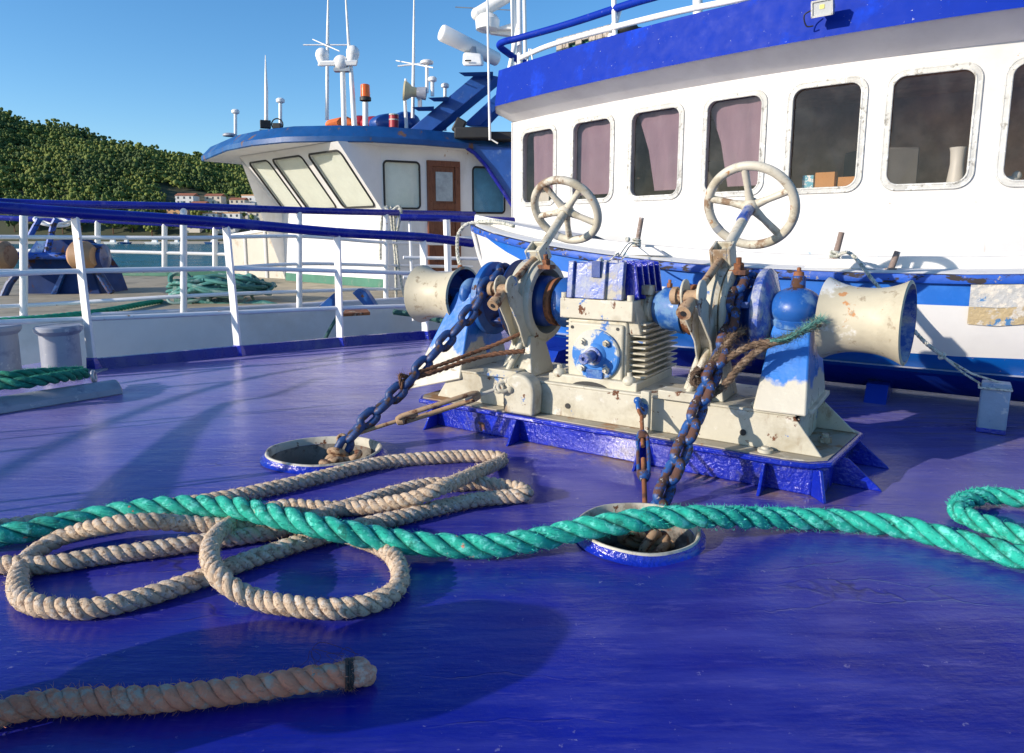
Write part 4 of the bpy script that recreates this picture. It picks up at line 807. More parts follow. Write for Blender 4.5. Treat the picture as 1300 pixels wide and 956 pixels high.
lashing('dark brown twisted rope tied from the left chain back to the cream winch legs', [
    [WL(.115, -.30, .335), WL(.20, -.18, .37), WL(.32, -.02, .43), WL(.44, .05, .485), WL(.50, .10, .52)],
    [WL(.10, -.33, .305), WL(.20, -.20, .345), WL(.33, -.04, .40), WL(.46, .03, .43), WL(.55, .06, .44)],
    [WL(.09, -.34, .34), WL(.115, -.36, .30), WL(.10, -.32, .26), WL(.12, -.28, .30), WL(.09, -.34, .34)]], mat('rust_brown_rope', (.16, .075, .04), .9, bumps=[(80, .8, .005)], var=.35), 250, None, .011)
# red brown rag near the right lashing
b = MB(); b.tube(catmull([WL(1.47, -.04, .45), WL(1.50, -.05, .42), WL(1.53, -.05, .38)], 6), [.018] * 3 + [.024] * 7 + [.012] * 3, 8); build(b, 'rag', mat('dull_red_rag', (.20, .04, .035), .95, bumps=[(50, .8, .006)]), label='dull red rag knotted in the lashing behind the right chain', cat='rag')
# ================================================================== SMALL BOAT ON DECK
B0 = Vector((-.33, 6.20, 0))
def DP(u, off, z): return B0 + A2 * u - B2 * off + Vector((0, 0, z))       # off > 0 towards the camera
def zg(u): return .785 + .305 * max(0, 1 - u / 3.2) ** 2 + .05 * max(0, (u - 3.4) / 1.2) ** 2
def wd(u): return .70 * (1 - max(0, 1 - u / 2.3) ** 2.3) ** .8 if u < 2.3 else .70 - .10 * max(0, (u - 3.2) / 1.4) ** 2
us = [0, .04, .10, .18, .28, .42, .6, .85, 1.1, 1.4, 1.8, 2.2, 2.7, 3.2, 3.7, 4.2, 4.7]
def section(u, s):
    w = wd(u); z = zg(u); k = min(1, u / 1.3)
    keel = .03 + .50 * max(0, 1 - u / .55) ** 2; su = u + .13 * max(0, 1 - u / .5)  # stem rake
    P = [(w, z), (w * .99, z - .155 * (1 + 0 * k)), (w * (.72 + .14 * k), z - .155 - (.285)), (w * (.42 + .18 * k), max(keel + .05, .21)), (.015 + .05 * k, keel)]
    rake = [0, .05, .12, .16, .20]; r2 = max(0, 1 - u / .6)
    return [DP(u + rake[i] * r2, s * max(.012, o), max(zz, keel - (i < 3) * 0)) for i, (o, zz) in enumerate(P)]
bt = thing('wooden_boat', 'small blue and white wooden boat resting on deck between winch and wheelhouse', 'boat', DP(2.3, 0, 0))
def strake(i0, i1, name, m, nsub=3):
    b = MB(); secs = {}
    for s in (1, -1):
        rows = []
        for u in us:
            S = section(u, s); a, c = S[i0], S[i1]; rows.append([a.lerp(c, k / nsub) - B2 * s * (.018 * math.sin(math.pi * k / nsub)) * (wd(u) / .7) for k in range(nsub + 1)])
        vs = [p for r in rows for p in r]; n = nsub + 1; fs = []
        for j in range(len(us) - 1):
            for k in range(nsub): q = (j * n + k, (j + 1) * n + k, (j + 1) * n + k + 1, j * n + k + 1); fs.append(q if s < 0 else q[::-1])
        b.add(vs, fs)
        if i0 == 0 and s == 1: pass
    # transom
    S1, S2 = section(us[-1], 1), section(us[-1], -1); b.add([S1[i0], S1[i1], S2[i1], S2[i0]], [(0, 1, 2, 3)])
    return build(b, name, m, bt, sharp=60)
# blue sheer strake tapers out in a point at the bow, white beneath
def strake_tapered():
    bb = MB(); bw = MB()
    for s in (1, -1):
        for i in range(len(us) - 1):
            S, Tn = section(us[i], s), section(us[i + 1], s)
            def lim(u, S): k = min(1, max(0, (u - .10) / .75)) ** .8; return S[0].lerp(S[1], k * 1.0)
            a0, a1 = S[0], Tn[0]; m0, m1 = lim(us[i], S), lim(us[i + 1], Tn); e0, e1 = S[1], Tn[1]
            q = (0, 1, 2, 3) if s < 0 else (3, 2, 1, 0)
            bb.add([a0, a1, m1, m0], [q]); bw.add([m0, m1, e1, e0], [q])
    build(bb, 'sheer_strake', M['boatblue'], bt, sharp=60); build(bw, 'bow_panel', M['boatwhite'], bt, sharp=60)
strake_tapered(); strake(1, 2, 'topside', M['boatwhite']); strake(2, 3, 'boot_stripe', M['boatblue']); strake(3, 4, 'bottom', M['boatblue_shade'])
b = MB(); S1, S2 = section(us[-1], 1), section(us[-1], -1); b.prism([S1[0], S1[1], S2[1], S2[0]], A2 * .02); build(b, 'transom', M['boatwhite'], bt)
for s in (1, -1):
    b = MB(); ring = []
    pts = [DP(u - .02, s * (wd(u) + .014), zg(u) - .012) for u in us]; n = len(pts); pr = [(-.012, -.028), (.020, -.024), (.026, .0), (.018, .022), (-.012, .024)]
    vs = [p - B2 * s * x + Vector((0, 0, z)) for p in pts for x, z in pr]; fs = []
    for j in range(n - 1):
        for k in range(5): l = (k + 1) % 5; fs.append((j * 5 + k, (j + 1) * 5 + k, (j + 1) * 5 + l, j * 5 + l))
    b.add(vs, fs); build(b, 'rubbing_strake', M['rub'], bt, sharp=50)
    # side deck and washboard
    b = MB(); rows = []
    for u in us:
        w = wd(u); z = zg(u) + .014; win = max(0.0, w - .17); rows.append([DP(u, s * (w + .005), z), DP(u, s * (w - .02), z + .012), DP(u, s * win, z + .022), DP(u, s * max(0, win - .004), z + .085), DP(u, s * max(0, win - .024), z + .088), DP(u, s * max(0, win - .028), z - .04)])
    n = 6; vs = [p for r in rows for p in r]; b.add(vs, [((j * n + k), (j + 1) * n + k, (j + 1) * n + k + 1, j * n + k + 1) for j in range(len(us) - 1) for k in range(n - 1)]); build(b, 'side_deck', M['boatwhite'], bt, sharp=30)
b = MB(); uu = [u for u in us if u <= 1.15]; rows = []
for u in uu: rows.append([DP(u, o * max(.01, wd(u) - .16), zg(u) + .05 + .05 * (1 - o * o)) for o in (-1, -.5, 0, .5, 1)])
b.add([p for r in rows for p in r], [(j * 5 + k, (j + 1) * 5 + k, (j + 1) * 5 + k + 1, j * 5 + k + 1) for j in range(len(uu) - 1) for k in range(4)]); build(b, 'fore_deck', M['boatwhite'], bt)
for u in (1.9, 3.1, 4.2):
    b = MB(); b.hexa([DP(u, -wd(u) + .15, zg(u) - .16), DP(u + .22, -wd(u) + .15, zg(u) - .16), DP(u + .22, wd(u) - .15, zg(u) - .16), DP(u, wd(u) - .15, zg(u) - .16), DP(u, -wd(u) + .15, zg(u) - .13), DP(u + .22, -wd(u) + .15, zg(u) - .13), DP(u + .22, wd(u) - .15, zg(u) - .13), DP(u, wd(u) - .15, zg(u) - .13)]); build(b, 'thwart', M['boatwhite'], bt)
b = MB(); rows = [[DP(u, -wd(u) * .8 + .02, .25), DP(u, wd(u) * .8 - .02, .25)] for u in us[4:]]; b.add([p for r in rows for p in r], [(2 * j, 2 * j + 2, 2 * j + 3, 2 * j + 1) for j in range(len(rows) - 1)]); build(b, 'floor_boards', M['boatwhite'], bt)
ur = [u for u in np.linspace(3.72, 4.6, 8)]
for nm_, (i0_, k0), (i1_, k1), col_ in (('worn_paint_patch', (0, .22), (0, 1.0), (.42, .42, .40)), ('bare_wood_patch', (1, .0), (1, .34), (.46, .36, .20))):
    b = MB(); vs = []
    for j, u in enumerate(ur):
        S = section(u, 1); e = .03 * math.sin(j * 2.3) if j else 0; vs += [S[i0_].lerp(S[i0_ + 1], k0 + e) - B2 * .012 - B2 * .010, S[i1_].lerp(S[i1_ + 1], k1 + e) - B2 * .022]
    b.add(vs, [(2 * j, 2 * j + 1, 2 * j + 3, 2 * j + 2) for j in range(len(ur) - 1)]); build(b, nm_, mat('peeling_patch', col_, .85, layers=[((.60, .56, .48), 18, .50, .1), ((.06, .2, .42), 9, .66, .04)], bumps=[(50, .8, .008)], var=.2), bt)
# stem post
b = MB(); b.tube(catmull([DP(-.04, 0, 1.12), DP(.0, 0, .98), DP(.06, 0, .80), DP(.17, 0, .58), DP(.36, 0, .30), DP(.62, 0, .10)], 6), .022, 10); build(b, 'stem', M['boatwhite'], bt)
# thole pins and their pads
def u_of(px):        # station on the near gunwale seen at px
    best = min(np.linspace(0, 4.6, 300), key=lambda u: abs((lambda p: p.x / p.y)(DP(u, wd(u) - .07, 0)) - (ray(px, 300)[0] / ray(px, 300)[1]))); return float(best)
for px, h, dz in ((808, .20, .075), (1063, .155, .075), (1134, .10, .03)):
    u = u_of(px); w = wd(u) - .08; z = zg(u) + .03
    if dz > .05:
        b = MB(); b.hexa([DP(u - .16, w - .03, z), DP(u + .22, w - .03, z), DP(u + .22, w + .035, z), DP(u - .16, w + .035, z), DP(u - .10, w - .03, z + .055), DP(u + .12, w - .03, z + .055), DP(u + .12, w + .03, z + .055), DP(u - .10, w + .03, z + .055)]); build(b, 'rowlock_pad', M['boatwhite'], bt, bev=.004); z += .052
    b = MB(); q = DP(u, w, z); b.tube([q, q + Vector((.03, 0, h))], [.017, .016], 12); b.lathe([(0, .03), (.008, .03), (.010, .017)], q, (0, 0, 1), 16); build(b, 'thole_pin', M['pin'], bt)
# far side pad for outline
# chocks below
for u in (1.0, 3.3):
    t = thing('boat_chock', 'dark blue chock under the %s of the small wooden boat' % ('bow' if u < 2 else 'stern'), 'chock', DP(u, 0, 0)); b = MB(); 
    b.hexa([DP(u - .06, -.45, 0), DP(u + .06, -.45, 0), DP(u + .06, .45, 0), DP(u - .06, .45, 0), DP(u - .06, -.35, .10), DP(u + .06, -.35, .10), DP(u + .06, .35, .10), DP(u - .06, .35, .10)]); build(b, 'block', M['boatblue_shade'], t)
# painter
t = thing('painter_rope', 'white rope looped over the bow of the small blue boat and hanging down', 'rope', DP(-.1, .1, .6))
b = MB(); pp = [DP(.55, .22, 1.085), DP(.38, .14, 1.115), DP(.2, .06, 1.13), DP(.05, .03, 1.125), DP(-.06, .06, 1.10), DP(-.12, .09, 1.02), DP(-.12, .11, .92), DP(-.09, .14, .82), DP(-.04, .17, .72)]
laid_rope(b, catmull(pp, 8), .017, .10, fuzz=200, fl=.012); build(b, 'line', M['cord'], t, sharp=180)
b = MB(); b.tube(catmull([DP(-.05, .165, .74), DP(-.03, .18, .70), DP(-.01, .18, .64)], 5), .022, 10); b.torus(DP(-.005, .18, .61), B2, .03, .01); build(b, 'rusty_shackle', M['rust'], t)
# grey stub post
c = G(1257, 548); c.z = 0
t = thing('stub_post', 'short square grey blue worn post on deck at right', 'post', c); dx = A2 * .062; dy = B2 * .05
def sq(z, k=1.0, lean=0): o = c + Vector((lean, 0, z)); return [o - dx * k - dy * k, o + dx * k - dy * k, o + dx * k + dy * k, o - dx * k + dy * k]
b = MB(); b.hexa(sq(.0) + sq(.262, 1.0, .006)); build(b, 'post_body', M['stub'], t, bev=.008)
b = MB(); b.hexa(sq(.001, 1.03) + sq(.028, 1.02)); build(b, 'painted_foot', M['basefound'], t, bev=.004)
top = c + Vector((0, 0, .25))
pin = DP(u_of(1063), wd(u_of(1063)) - .08, zg(u_of(1063)) + .10)
t = thing('lashing_line', 'green flecked cord from the tall boat pin down to the grey stub post', 'rope', top)
knot = at(1196, 452, 3.50)
b = MB(); laid_rope(b, catmull([pin, at(1080, 322, 3.85), at(1110, 358, 3.66), at(1165, 425, 3.55), knot], 8), .011, .06, step=.005, sides=6); build(b, 'cord', M['cord'], t, sharp=180)
for e_, sg in ((.06, .02), (-.07, -.02)): build(MB().tube([knot, (knot + top) / 2 + Vector((sg, 0, -.02)), top + A2 * e_], .0055, 8), 'cord_tail', M['cord'], t)
b = MB(); b.torus(knot, (1, 0, -.6), .014, .009, 20, 8); b.torus(pin, (0, 0, 1), .022, .010, 20, 8); b.torus(pin + Vector((0, 0, .02)), (.2, 0, 1), .022, .010, 20, 8); build(b, 'knot', M['cord'], t)
b = MB(); lo = [c + Vector((0, 0, .235)) + dx * x + dy * y for x, y in ((-1.1, -1.12), (1.1, -1.12), (1.1, 1.12), (-1.1, 1.12))]; b.tube(lo + [lo[0]], .006, 6); build(b, 'cord_turn', M['cord'], t)
# string from the left pin over the gearbox top
u = u_of(808); pin = DP(u, wd(u) - .08, zg(u) + .115)
t = thing('thin_line', 'thin pale string from the left boat pin over the blue gearbox cover', 'rope', pin)
b = MB(); b.tube(catmull([pin, at(797, 310, 4.6), at(786, 325, 4.2), WL(.93, .30, .92), WL(.925, .22, .888), WL(.92, .19, .884)], 8), .004, 6); b.tube(catmull([pin, at(800, 312, 4.6), at(790, 328, 4.2), WL(.95, .32, .90)], 8), .004, 6)
for k in range(3): b.torus(pin + Vector((0, 0, .018 * k - .02)), (.1 * k, .1, 1), .024, .008, 20, 8)
b.ball(at(797, 304, 4.62), .018, 10); build(b, 'string', M['cord'], t)

# ================================================================== WHEELHOUSE (own ship)
Q = (0.10810453, -1.40093289, 9.27715407)
def Yc(x): return Q[0] * x * x + Q[1] * x + Q[2] if x < 6.479 else Q[0] * 6.479 ** 2 + Q[1] * 6.479 + Q[2]
xx = np.linspace(-.3, 12, 4000); yy = np.array([Yc(x) for x in xx]); UU = np.concatenate([[0], np.cumsum(np.hypot(np.diff(xx), np.diff(yy)))])
def WC(u, off=0, z=0):        # point on the curved front, off = outward
    x = float(np.interp(u, UU, xx)); y = float(np.interp(u, UU, yy)); e = .01; x2 = float(np.interp(u + e, UU, xx)); y2 = float(np.interp(u + e, UU, yy))
    t = Vector((x2 - x, y2 - y, 0)).normalized(); n = Vector((t.y, -t.x, 0)); return Vector((x, y, z)) + n * off
wh = thing('wheelhouse', 'white ship wheelhouse with curved row of rounded windows and royal blue visor', 'wheelhouse', WC(4, -1, 0))
def rrect(u0, u1, z0, z1, r, n=8):
    pts = []
    for cx, cz, a0 in ((u1 - r, z1 - r, 0), (u0 + r, z1 - r, 90), (u0 + r, z0 + r, 180), (u1 - r, z0 + r, 270)):
        for k in range(n + 1): a = R(a0 + 90 * k / n); pts.append((cx + r * math.cos(a), cz + r * math.sin(a)))
    return pts
def outer_for(inner, u0, u1, z0, z1):
    cu_, cz = (u0 + u1) / 2, (z0 + z1) / 2; n = len(inner); q = n // 4; out = []
    cor = [(u1, z1), (u0, z1), (u0, z0), (u1, z0)]
    for i, (a, c) in enumerate(inner):
        k = i // q; j = i % q; h = (q - 1) / 2; C = cor[k]
        # first half of each corner arc goes along one side, second half along the other
        if k == 0: out.append((u1, c + (z1 - c) * min(1, j / h)) if j <= h else (a + (u1 - a) * max(0, (1 - (j - h) / h)), z1))
        if k == 1: out.append((a + (u0 - a) * min(1, j / h), z1) if j <= h else (u0, c + (z1 - c) * max(0, 1 - (j - h) / h)))
        if k == 2: out.append((u0, c + (z0 - c) * min(1, j / h)) if j <= h else (a + (u0 - a) * max(0, 1 - (j - h) / h), z0))
        if k == 3: out.append((a + (u1 - a) * min(1, j / h), z0) if j <= h else (u1, c + (z0 - c) * max(0, 1 - (j - h) / h)))
    return out
def holed_cell(b, fmap, cell, hole, r, depth=.06):
    inn = rrect(*hole, r); out = outer_for(inn, *cell); n = len(inn); vs = [fmap(u, 0, z) for u, z in inn] + [fmap(u, 0, z) for u, z in out] + [fmap(u, -depth, z) for u, z in inn]
    b.add(vs, [(i, (i + 1) % n, n + (i + 1) % n, n + i) for i in range(n)] + [((i + 1) % n, i, 2 * n + i, 2 * n + (i + 1) % n) for i in range(n)])
f_wh = lambda u, o, z: WC(u, o, z)
wins = [(.735, 1.43), (1.69, 2.365), (2.575, 3.26), (3.485, 4.12), (4.315, 4.965), (5.115, 5.77), (5.92, 6.58), (6.75, 7.4)]
ZW0, ZW1 = 1.385, 2.345
edges = [.53] + [(wins[i][1] + wins[i + 1][0]) / 2 for i in range(7)] + [7.6]
b = MB()
for i, (a, c) in enumerate(wins): holed_cell(b, f_wh, (edges[i], edges[i + 1], ZW0 - .08, ZW1 + .06), (a + .035, c - .035, ZW0 + .035, ZW1 - .035), .10)
ul = np.linspace(.53, 11, 60)
def strip(b, fm, ul, zs_): 
    n = len(zs_); b.add([fm(u, o, z) for u in ul for (o, z) in zs_], [(j * n + k, (j + 1) * n + k, (j + 1) * n + k + 1, j * n + k + 1) for j in range(len(ul) - 1) for k in range(n - 1)])
strip(b, f_wh, ul, [(0, .0), (0, ZW0 - .079)]); strip(b, f_wh, ul, [(0, ZW1 + .059), (0, 2.47)]); strip(b, f_wh, ul[ul > 7.5], [(0, ZW0 - .08), (0, ZW1 + .06)])
c0 = WC(.53, 0, 0); bk = Vector((.545, .839, 0)); b.add([c0, c0 + bk * 3.5, c0 + bk * 3.5 + Vector((0, 0, 2.47)), c0 + Vector((0, 0, 2.47))], [(0, 1, 2, 3)])
b.tube([c0 + Vector((0, 0, .0)), c0 + Vector((0, 0, 2.47))], .012, 10)
build(b, 'wall', M['whitewall'], wh, sharp=50)
def tube_uz(b, fm, ring, off, r, n=8): b.tube([fm(u, off, z) for u, z in ring], r, n, closed=True, up=(0, 0, 1))
for i, (a, c) in enumerate(wins):
    b = MB()
    w = thing if False else None
    # flat surround with bead
    inn = rrect(a + .036, c - .036, ZW0 + .036, ZW1 - .036, .099); out = rrect(a + .002, c - .002, ZW0 + .002, ZW1 - .002, .125); n = len(inn)
    vs = [WC(u, .012, z) for u, z in out] + [WC(u, .016, z) for u, z in inn] + [WC(u, -.02, z) for u, z in inn] + [WC(u, -.002, z) for u, z in out]
    b.add(vs, [(k, (k + 1) % n, n + (k + 1) % n, n + k) for k in range(n)] + [(n + k, n + (k + 1) % n, 2 * n + (k + 1) % n, 2 * n + k) for k in range(n)] + [(3 * n + k, 3 * n + (k + 1) % n, (k + 1) % n, k) for k in range(n)])
    tube_uz(b, f_wh, rrect(a, c, ZW0, ZW1, .127), .006, .009); tube_uz(b, f_wh, rrect(a + .038, c - .038, ZW0 + .038, ZW1 - .038, .097), .010, .010)
    fr = build(b, 'window', M['seal'], wh, sharp=60)
    g = MB(); pr = rrect(a + .03, c - .03, ZW0 + .03, ZW1 - .03, .10); ctr = len(pr); g.add([WC(u, -.022, z) for u, z in pr] + [WC((a + c) / 2, -.022, (ZW0 + ZW1) / 2)], [(k, (k + 1) % ctr, ctr) for k in range(ctr)]); build(g, 'pane', M['glass'], fr, smooth=False)
# interior
b = MB(); strip(b, f_wh, np.linspace(.6, 11, 40), [(-1.9, .6), (-1.9, 2.56)]); strip(b, f_wh, np.linspace(.6, 11, 40), [(-.065, 1.28), (-1.9, 1.28)]); strip(b, f_wh, np.linspace(.6, 11, 40), [(-.065, 2.45), (-1.9, 2.45)]); b.add([WC(.6, -.065, 1.2), WC(.6, -1.9, 1.2), WC(.6, -1.9, 2.45), WC(.6, -.065, 2.45)], [(0, 1, 2, 3)]); build(b, 'cabin_lining', M['dark'], wh)
b = MB(); strip(b, f_wh, np.linspace(.6, 11, 40), [(-.065, ZW0 + .0), (-.30, ZW0 + .0), (-.30, ZW0 - .1)]); build(b, 'inner_sill', M['wood'], wh)
def cur(u0t, u0b, u1, z0=ZW0 + .03, off=-.10):
    b = MB(); us_ = np.linspace(0, 1, 22); vs = []
    for k in us_:
        for z, ua in ((z0, u0b), ((z0 + ZW1) / 2, u0b + (u0t - u0b) * .35), (ZW1, u0t)): vs.append(WC(ua + (u1 - ua) * k, off + .008 * math.sin(k * 19), z))
    b.add(vs, [(j * 3 + k, (j + 1) * 3 + k, (j + 1) * 3 + k + 1, j * 3 + k + 1) for j in range(21) for k in range(2)]); build(b, 'curtain', M['curtain'], wh, sharp=180)
cur(.86, .88, 1.50, ZW0 + .20); cur(1.63, 1.66, 2.46, ZW0 + .10); cur(2.60, 2.86, 3.36, ZW0 + .10); cur(3.46, 3.72, 4.2, ZW0 + .10)
b = MB()
for k in range(6): b.box(WC(.9 + k * 2, -1.2, 1.6), (.5, .5, .5))
build(b, 'console', mat('grey_console', (.22, .21, .20), .6), wh, bev=.02)
# soffit, fascia, roof
def RF(u, z, o):  return WC(u, o, z)
lu = list(np.linspace(.53, 11, 70)); ov = .37
# left end turned back around the corner
def edge_curve(off):
    pts = [c0 + bk * 3.5 - A2 * off * 1.0, c0 + bk * .6 - A2 * off, c0 - A2 * off * .80 + bk * .05]
    return pts + [WC(u, off, 0) for u in lu if u > .58]
E_in = edge_curve(-.01); E_lo = edge_curve(ov); E_hi = edge_curve(ov - .06)
n = len(E_in)
b = MB(); b.add([p + Vector((0, 0, 2.465)) for p in E_in] + [p + Vector((0, 0, 2.625)) for p in E_lo], [(i, i + 1, n + i + 1, n + i) for i in range(n - 1)]); build(b, 'soffit', M['roofunder'], wh, sharp=30)
b = MB(); prof = [(E_lo, 2.622), (E_lo, 2.60), (E_hi, 3.06), (E_hi, 3.075)]
b.add([Vector((p.x, p.y, 2.622)) for p in E_lo] + [Vector((p.x, p.y, 2.612)) for p in edge_curve(ov + .012)] + [Vector((p.x, p.y, 3.05)) for p in edge_curve(ov - .05)] + [Vector((p.x, p.y, 3.055)) for p in edge_curve(ov - .09)], [(j * n + i, j * n + i + 1, (j + 1) * n + i + 1, (j + 1) * n + i) for i in range(n - 1) for j in range(3)])
build(b, 'visor', M['royal'], wh, sharp=30)
b = MB(); back = [p + bk * 0 for p in edge_curve(-3.2)]
b.add([Vector((p.x, p.y, 2.9)) for p in edge_curve(ov - .09)] + [Vector((p.x + bk.x * 4, p.y + bk.y * 4, 2.95)) for p in edge_curve(ov - .09)], [(i, i + 1, n + i + 1, n + i) for i in range(n - 1)]); b.add([Vector((p.x, p.y, 2.9)) for p in edge_curve(ov - .09)] + [Vector((p.x, p.y, 3.055)) for p in edge_curve(ov - .09)], [(i, i + 1, n + i + 1, n + i) for i in range(n - 1)]); build(b, 'roof', M['white'], wh)
# things on the sill
def sill_box(u, w, h, m, nm, lab, cat, off=-.17, d=.08):
    b = MB(); p = [WC(u - w / 2, off, 0), WC(u + w / 2, off, 0), WC(u + w / 2, off - d, 0), WC(u - w / 2, off - d, 0)]; z = ZW0 + .002
    b.hexa([q + Vector((0, 0, z)) for q in p] + [q + Vector((0, 0, z + h)) for q in p]); return build(b, nm, m, label=lab, cat=cat, bev=.002)
sill_box(4.475, .10, .17, M['cardblue'], 'carton', 'small pale blue and white carton behind the fifth wheelhouse window', 'box')
sill_box(4.625, .17, .19, M['card'], 'cardboard_box', 'taller open cardboard box in the middle of the fifth window sill', 'box')
sill_box(4.85, .22, .14, M['card'], 'cardboard_box', 'low brown cardboard box at right of the fifth window sill', 'box')
q = WC(5.655, -.15, ZW0); build(MB().lathe([(0, .0), (0, .062), (.05, .066), (.2, .05), (.30, .055), (.335, .063), (.33, .055), (.30, .045), (.28, 0)], q, (0, 0, 1), 28), 'vase', M['ceram'], label='pale cream jug standing inside the sixth wheelhouse window', cat='jug')
q = WC(6.03, -.14, ZW0 + .04); b = MB(); b.ball(q, (.07, .055, .05), 18); b.ball(q + Vector((.05, 0, .05)), (.035, .03, .04), 14); b.ball(q + Vector((-.05, 0, .01)), (.04, .035, .035), 12); build(b, 'seashell', M['ceram'], label='pale knobbly seashell on the sill of the seventh window', cat='shell')
sill_box(3.0, .22, .05, M['blk'], 'radio_handset', 'black clutter with white cable on the sill of the third window', 'radio')
sill_box(.98, .22, .24, M['ceram'], 'note_pad', 'pale box behind the lower left of the first wheelhouse window', 'box')
b = MB(); q = [WC(.0 + k, -.13, 1.5) for k in (3.02, 3.05)]; 
# floodlight
fu = 5.06; fc = WC(fu, ov + .10, 2.90)
def near_u(px, off, z):
    r = ray(px, 200); return float(min(np.linspace(.6, 9, 900), key=lambda u: abs(WC(u, off, z).x / WC(u, off, z).y - r[0] / r[1])))
fu = near_u(1045, ov + .1, 2.9); tpt = at(1045, 10, WC(fu, ov + .1, 0).y); fc = tpt
t = thing('floodlight', 'small square grey floodlight on the royal blue visor', 'lamp', fc)
nrm = (WC(fu, 1, 0) - WC(fu, 0, 0)).normalized(); tg = Vector((-nrm.y, nrm.x, 0)); 
Mx = Matrix((tg, nrm, Vector((0, 0, 1)))).transposed() @ Matrix.Rotation(R(-15), 3, 'X')
b = MB(); b.box(fc, (.165, .05, .125), Mx); build(b, 'housing', M['grey'], t, bev=.01)
b = MB()
for sx, sz, w, h in ((0, .056, .165, .013), (0, -.056, .165, .013), (-.076, 0, .013, .125), (.076, 0, .013, .125)): b.box(fc + Mx @ Vector((sx, .03, sz)), (w, .02, h), Mx)
build(b, 'bezel', M['steel'], t)
b = MB(); b.box(fc + Mx @ Vector((0, .028, 0)), (.14, .004, .10), Mx); build(b, 'lens', mat('lamp_lens', (.45, .47, .48), .15, var=.1), t)
build(MB().box(fc + Mx @ Vector((0, .032, .01)), (.035, .004, .03), Mx), 'led_chip', mat('led_yellow', (.85, .75, .2), .4), t)
b = MB(); b.box(fc + Mx @ Vector((0, -.05, .0)), (.14, .06, .03), Mx); b.tube(catmull([fc + Mx @ Vector((-.1, -.04, 0)), fc + Mx @ Vector((-.15, -.02, -.03)), fc + Mx @ Vector((-.14, -.04, -.11)), fc + Mx @ Vector((-.09, -.06, -.12))], 6), .006, 8); build(b, 'bracket_and_cable', M['blk'], t)
# roof rail: white lower, blue upper
t = thing('roof_railing', 'white and royal blue pipe railing along the wheelhouse roof edge', 'railing', WC(3, .25, 3.05))
def redge(px, py, off=.22):
    u = near_u(px, off, 3.0) if px < 1300 else 9; return at(px, py, WC(u, off, 3).y)
build(MB().tube(catmull([redge(660, 74), redge(700, 57), redge(782, 34), redge(860, 15), redge(934, 0), redge(1010, -18), redge(1090, -34)], 8), .030, 12), 'lower_rail', M['rail'], t)
b = MB(); p = [at(690, 84, 9.6), at(662, 78, 9.2), at(643, 66, 8.9), at(634, 58, 8.8), at(640, 53, 8.7), at(660, 48, 8.6), at(720, 31, 8.1), at(800, 5, 7.4), at(850, -10, 7.0), at(950, -45, 6.4)]; b.tube(catmull(p, 8), .040, 12); build(b, 'upper_rail', M['royal'], t)
for (x0, y0), (x1, y1), r in (((660, 88), (659, -30), .033), ((645, 96), (659, 30), .030), ((781, 58), (779, -20), .028), ((771, 62), (787, 8), .034), ((936, 26), (940, -10), .033), ((668, 90), (672, 62), .010), ((678, 88), (674, 62), .010)):
    Y = WC(near_u((x0), .2, 3), .2, 3).y; b = MB(); b.tube([at(x0, y0, Y), at(x1, y1, Y)], r, 10); build(b, 'stanchion', M['rail'], t)
# white structure far right top
t = thing('roof_mast', 'white slanting struts of a mast foot on the roof behind the railing', 'mast', at(1000, 20, 8.0)); b = MB(); b.tube([at(970, 20, 8.0), at(1010, -40, 8.0)], .05, 10); b.tube([at(1015, 18, 8), at(985, -40, 8)], .05, 10); b.box(at(1000, 8, 8.0), (.5, .1, .12)); build(b, 'strut', M['white'], t)
t = thing('distant_mast', 'thin white mast with stay wires seen above the blue visor', 'mast', at(887, 40, 16)); build(MB().tube([at(889, 160, 16), at(885, -30, 16)], .11, 10), 'pole', M['white'], t)
b = MB()
for x in (874, 880, 893, 899): b.tube([at(x, 60, 16), at(886, -20, 16)], .012, 5)
build(b, 'stay_wire', M['steel'], t)
# crate
t = thing('wooden_crate', 'weathered wooden crate with dark gaps behind the roof railing', 'crate', at(745, 70, 8.6)); b = MB(); cA, cB = at(706, 66, 8.75), at(783, 46, 8.1); dv = cB - cA
for k in range(9):
    if k in (3, 5): b.add([], []); 
    p = cA + dv * (k / 9); q = cA + dv * ((k + .93) / 9); h0 = -.12 if k not in (2, 4) else .06
    b.hexa([p + Vector((0, 0, h0)), q + Vector((0, 0, h0)), q + Vector((.02, .04, h0)), p + Vector((.02, .04, h0)), p + Vector((0, 0, .15)), q + Vector((0, 0, .15)), q + Vector((.02, .04, .15)), p + Vector((.02, .04, .15))])
build(b, 'slats', M['oldwood'], t, bev=.004); b = MB(); b.hexa([cA + Vector((.02, .06, -.2)), cB + Vector((.02, .06, -.2)), cB + Vector((.3, .5, -.2)), cA + Vector((.3, .5, -.2)), cA + Vector((.02, .06, .11)), cB + Vector((.02, .06, .11)), cB + Vector((.3, .5, .11)), cA + Vector((.3, .5, .11))]); build(b, 'inner_net', M['teal'], t)
b = MB(); p = cB + Vector((.03, .02, .1)); b.ball(p + Vector((.10, 0, -.02)), (.12, .1, .07), 14); b.ball(p + Vector((.22, 0, -.05)), (.09, .08, .05), 12); build(b, 'bundle', M['blk'], label='black bundle lying at the right end of the wooden crate', cat='bundle')
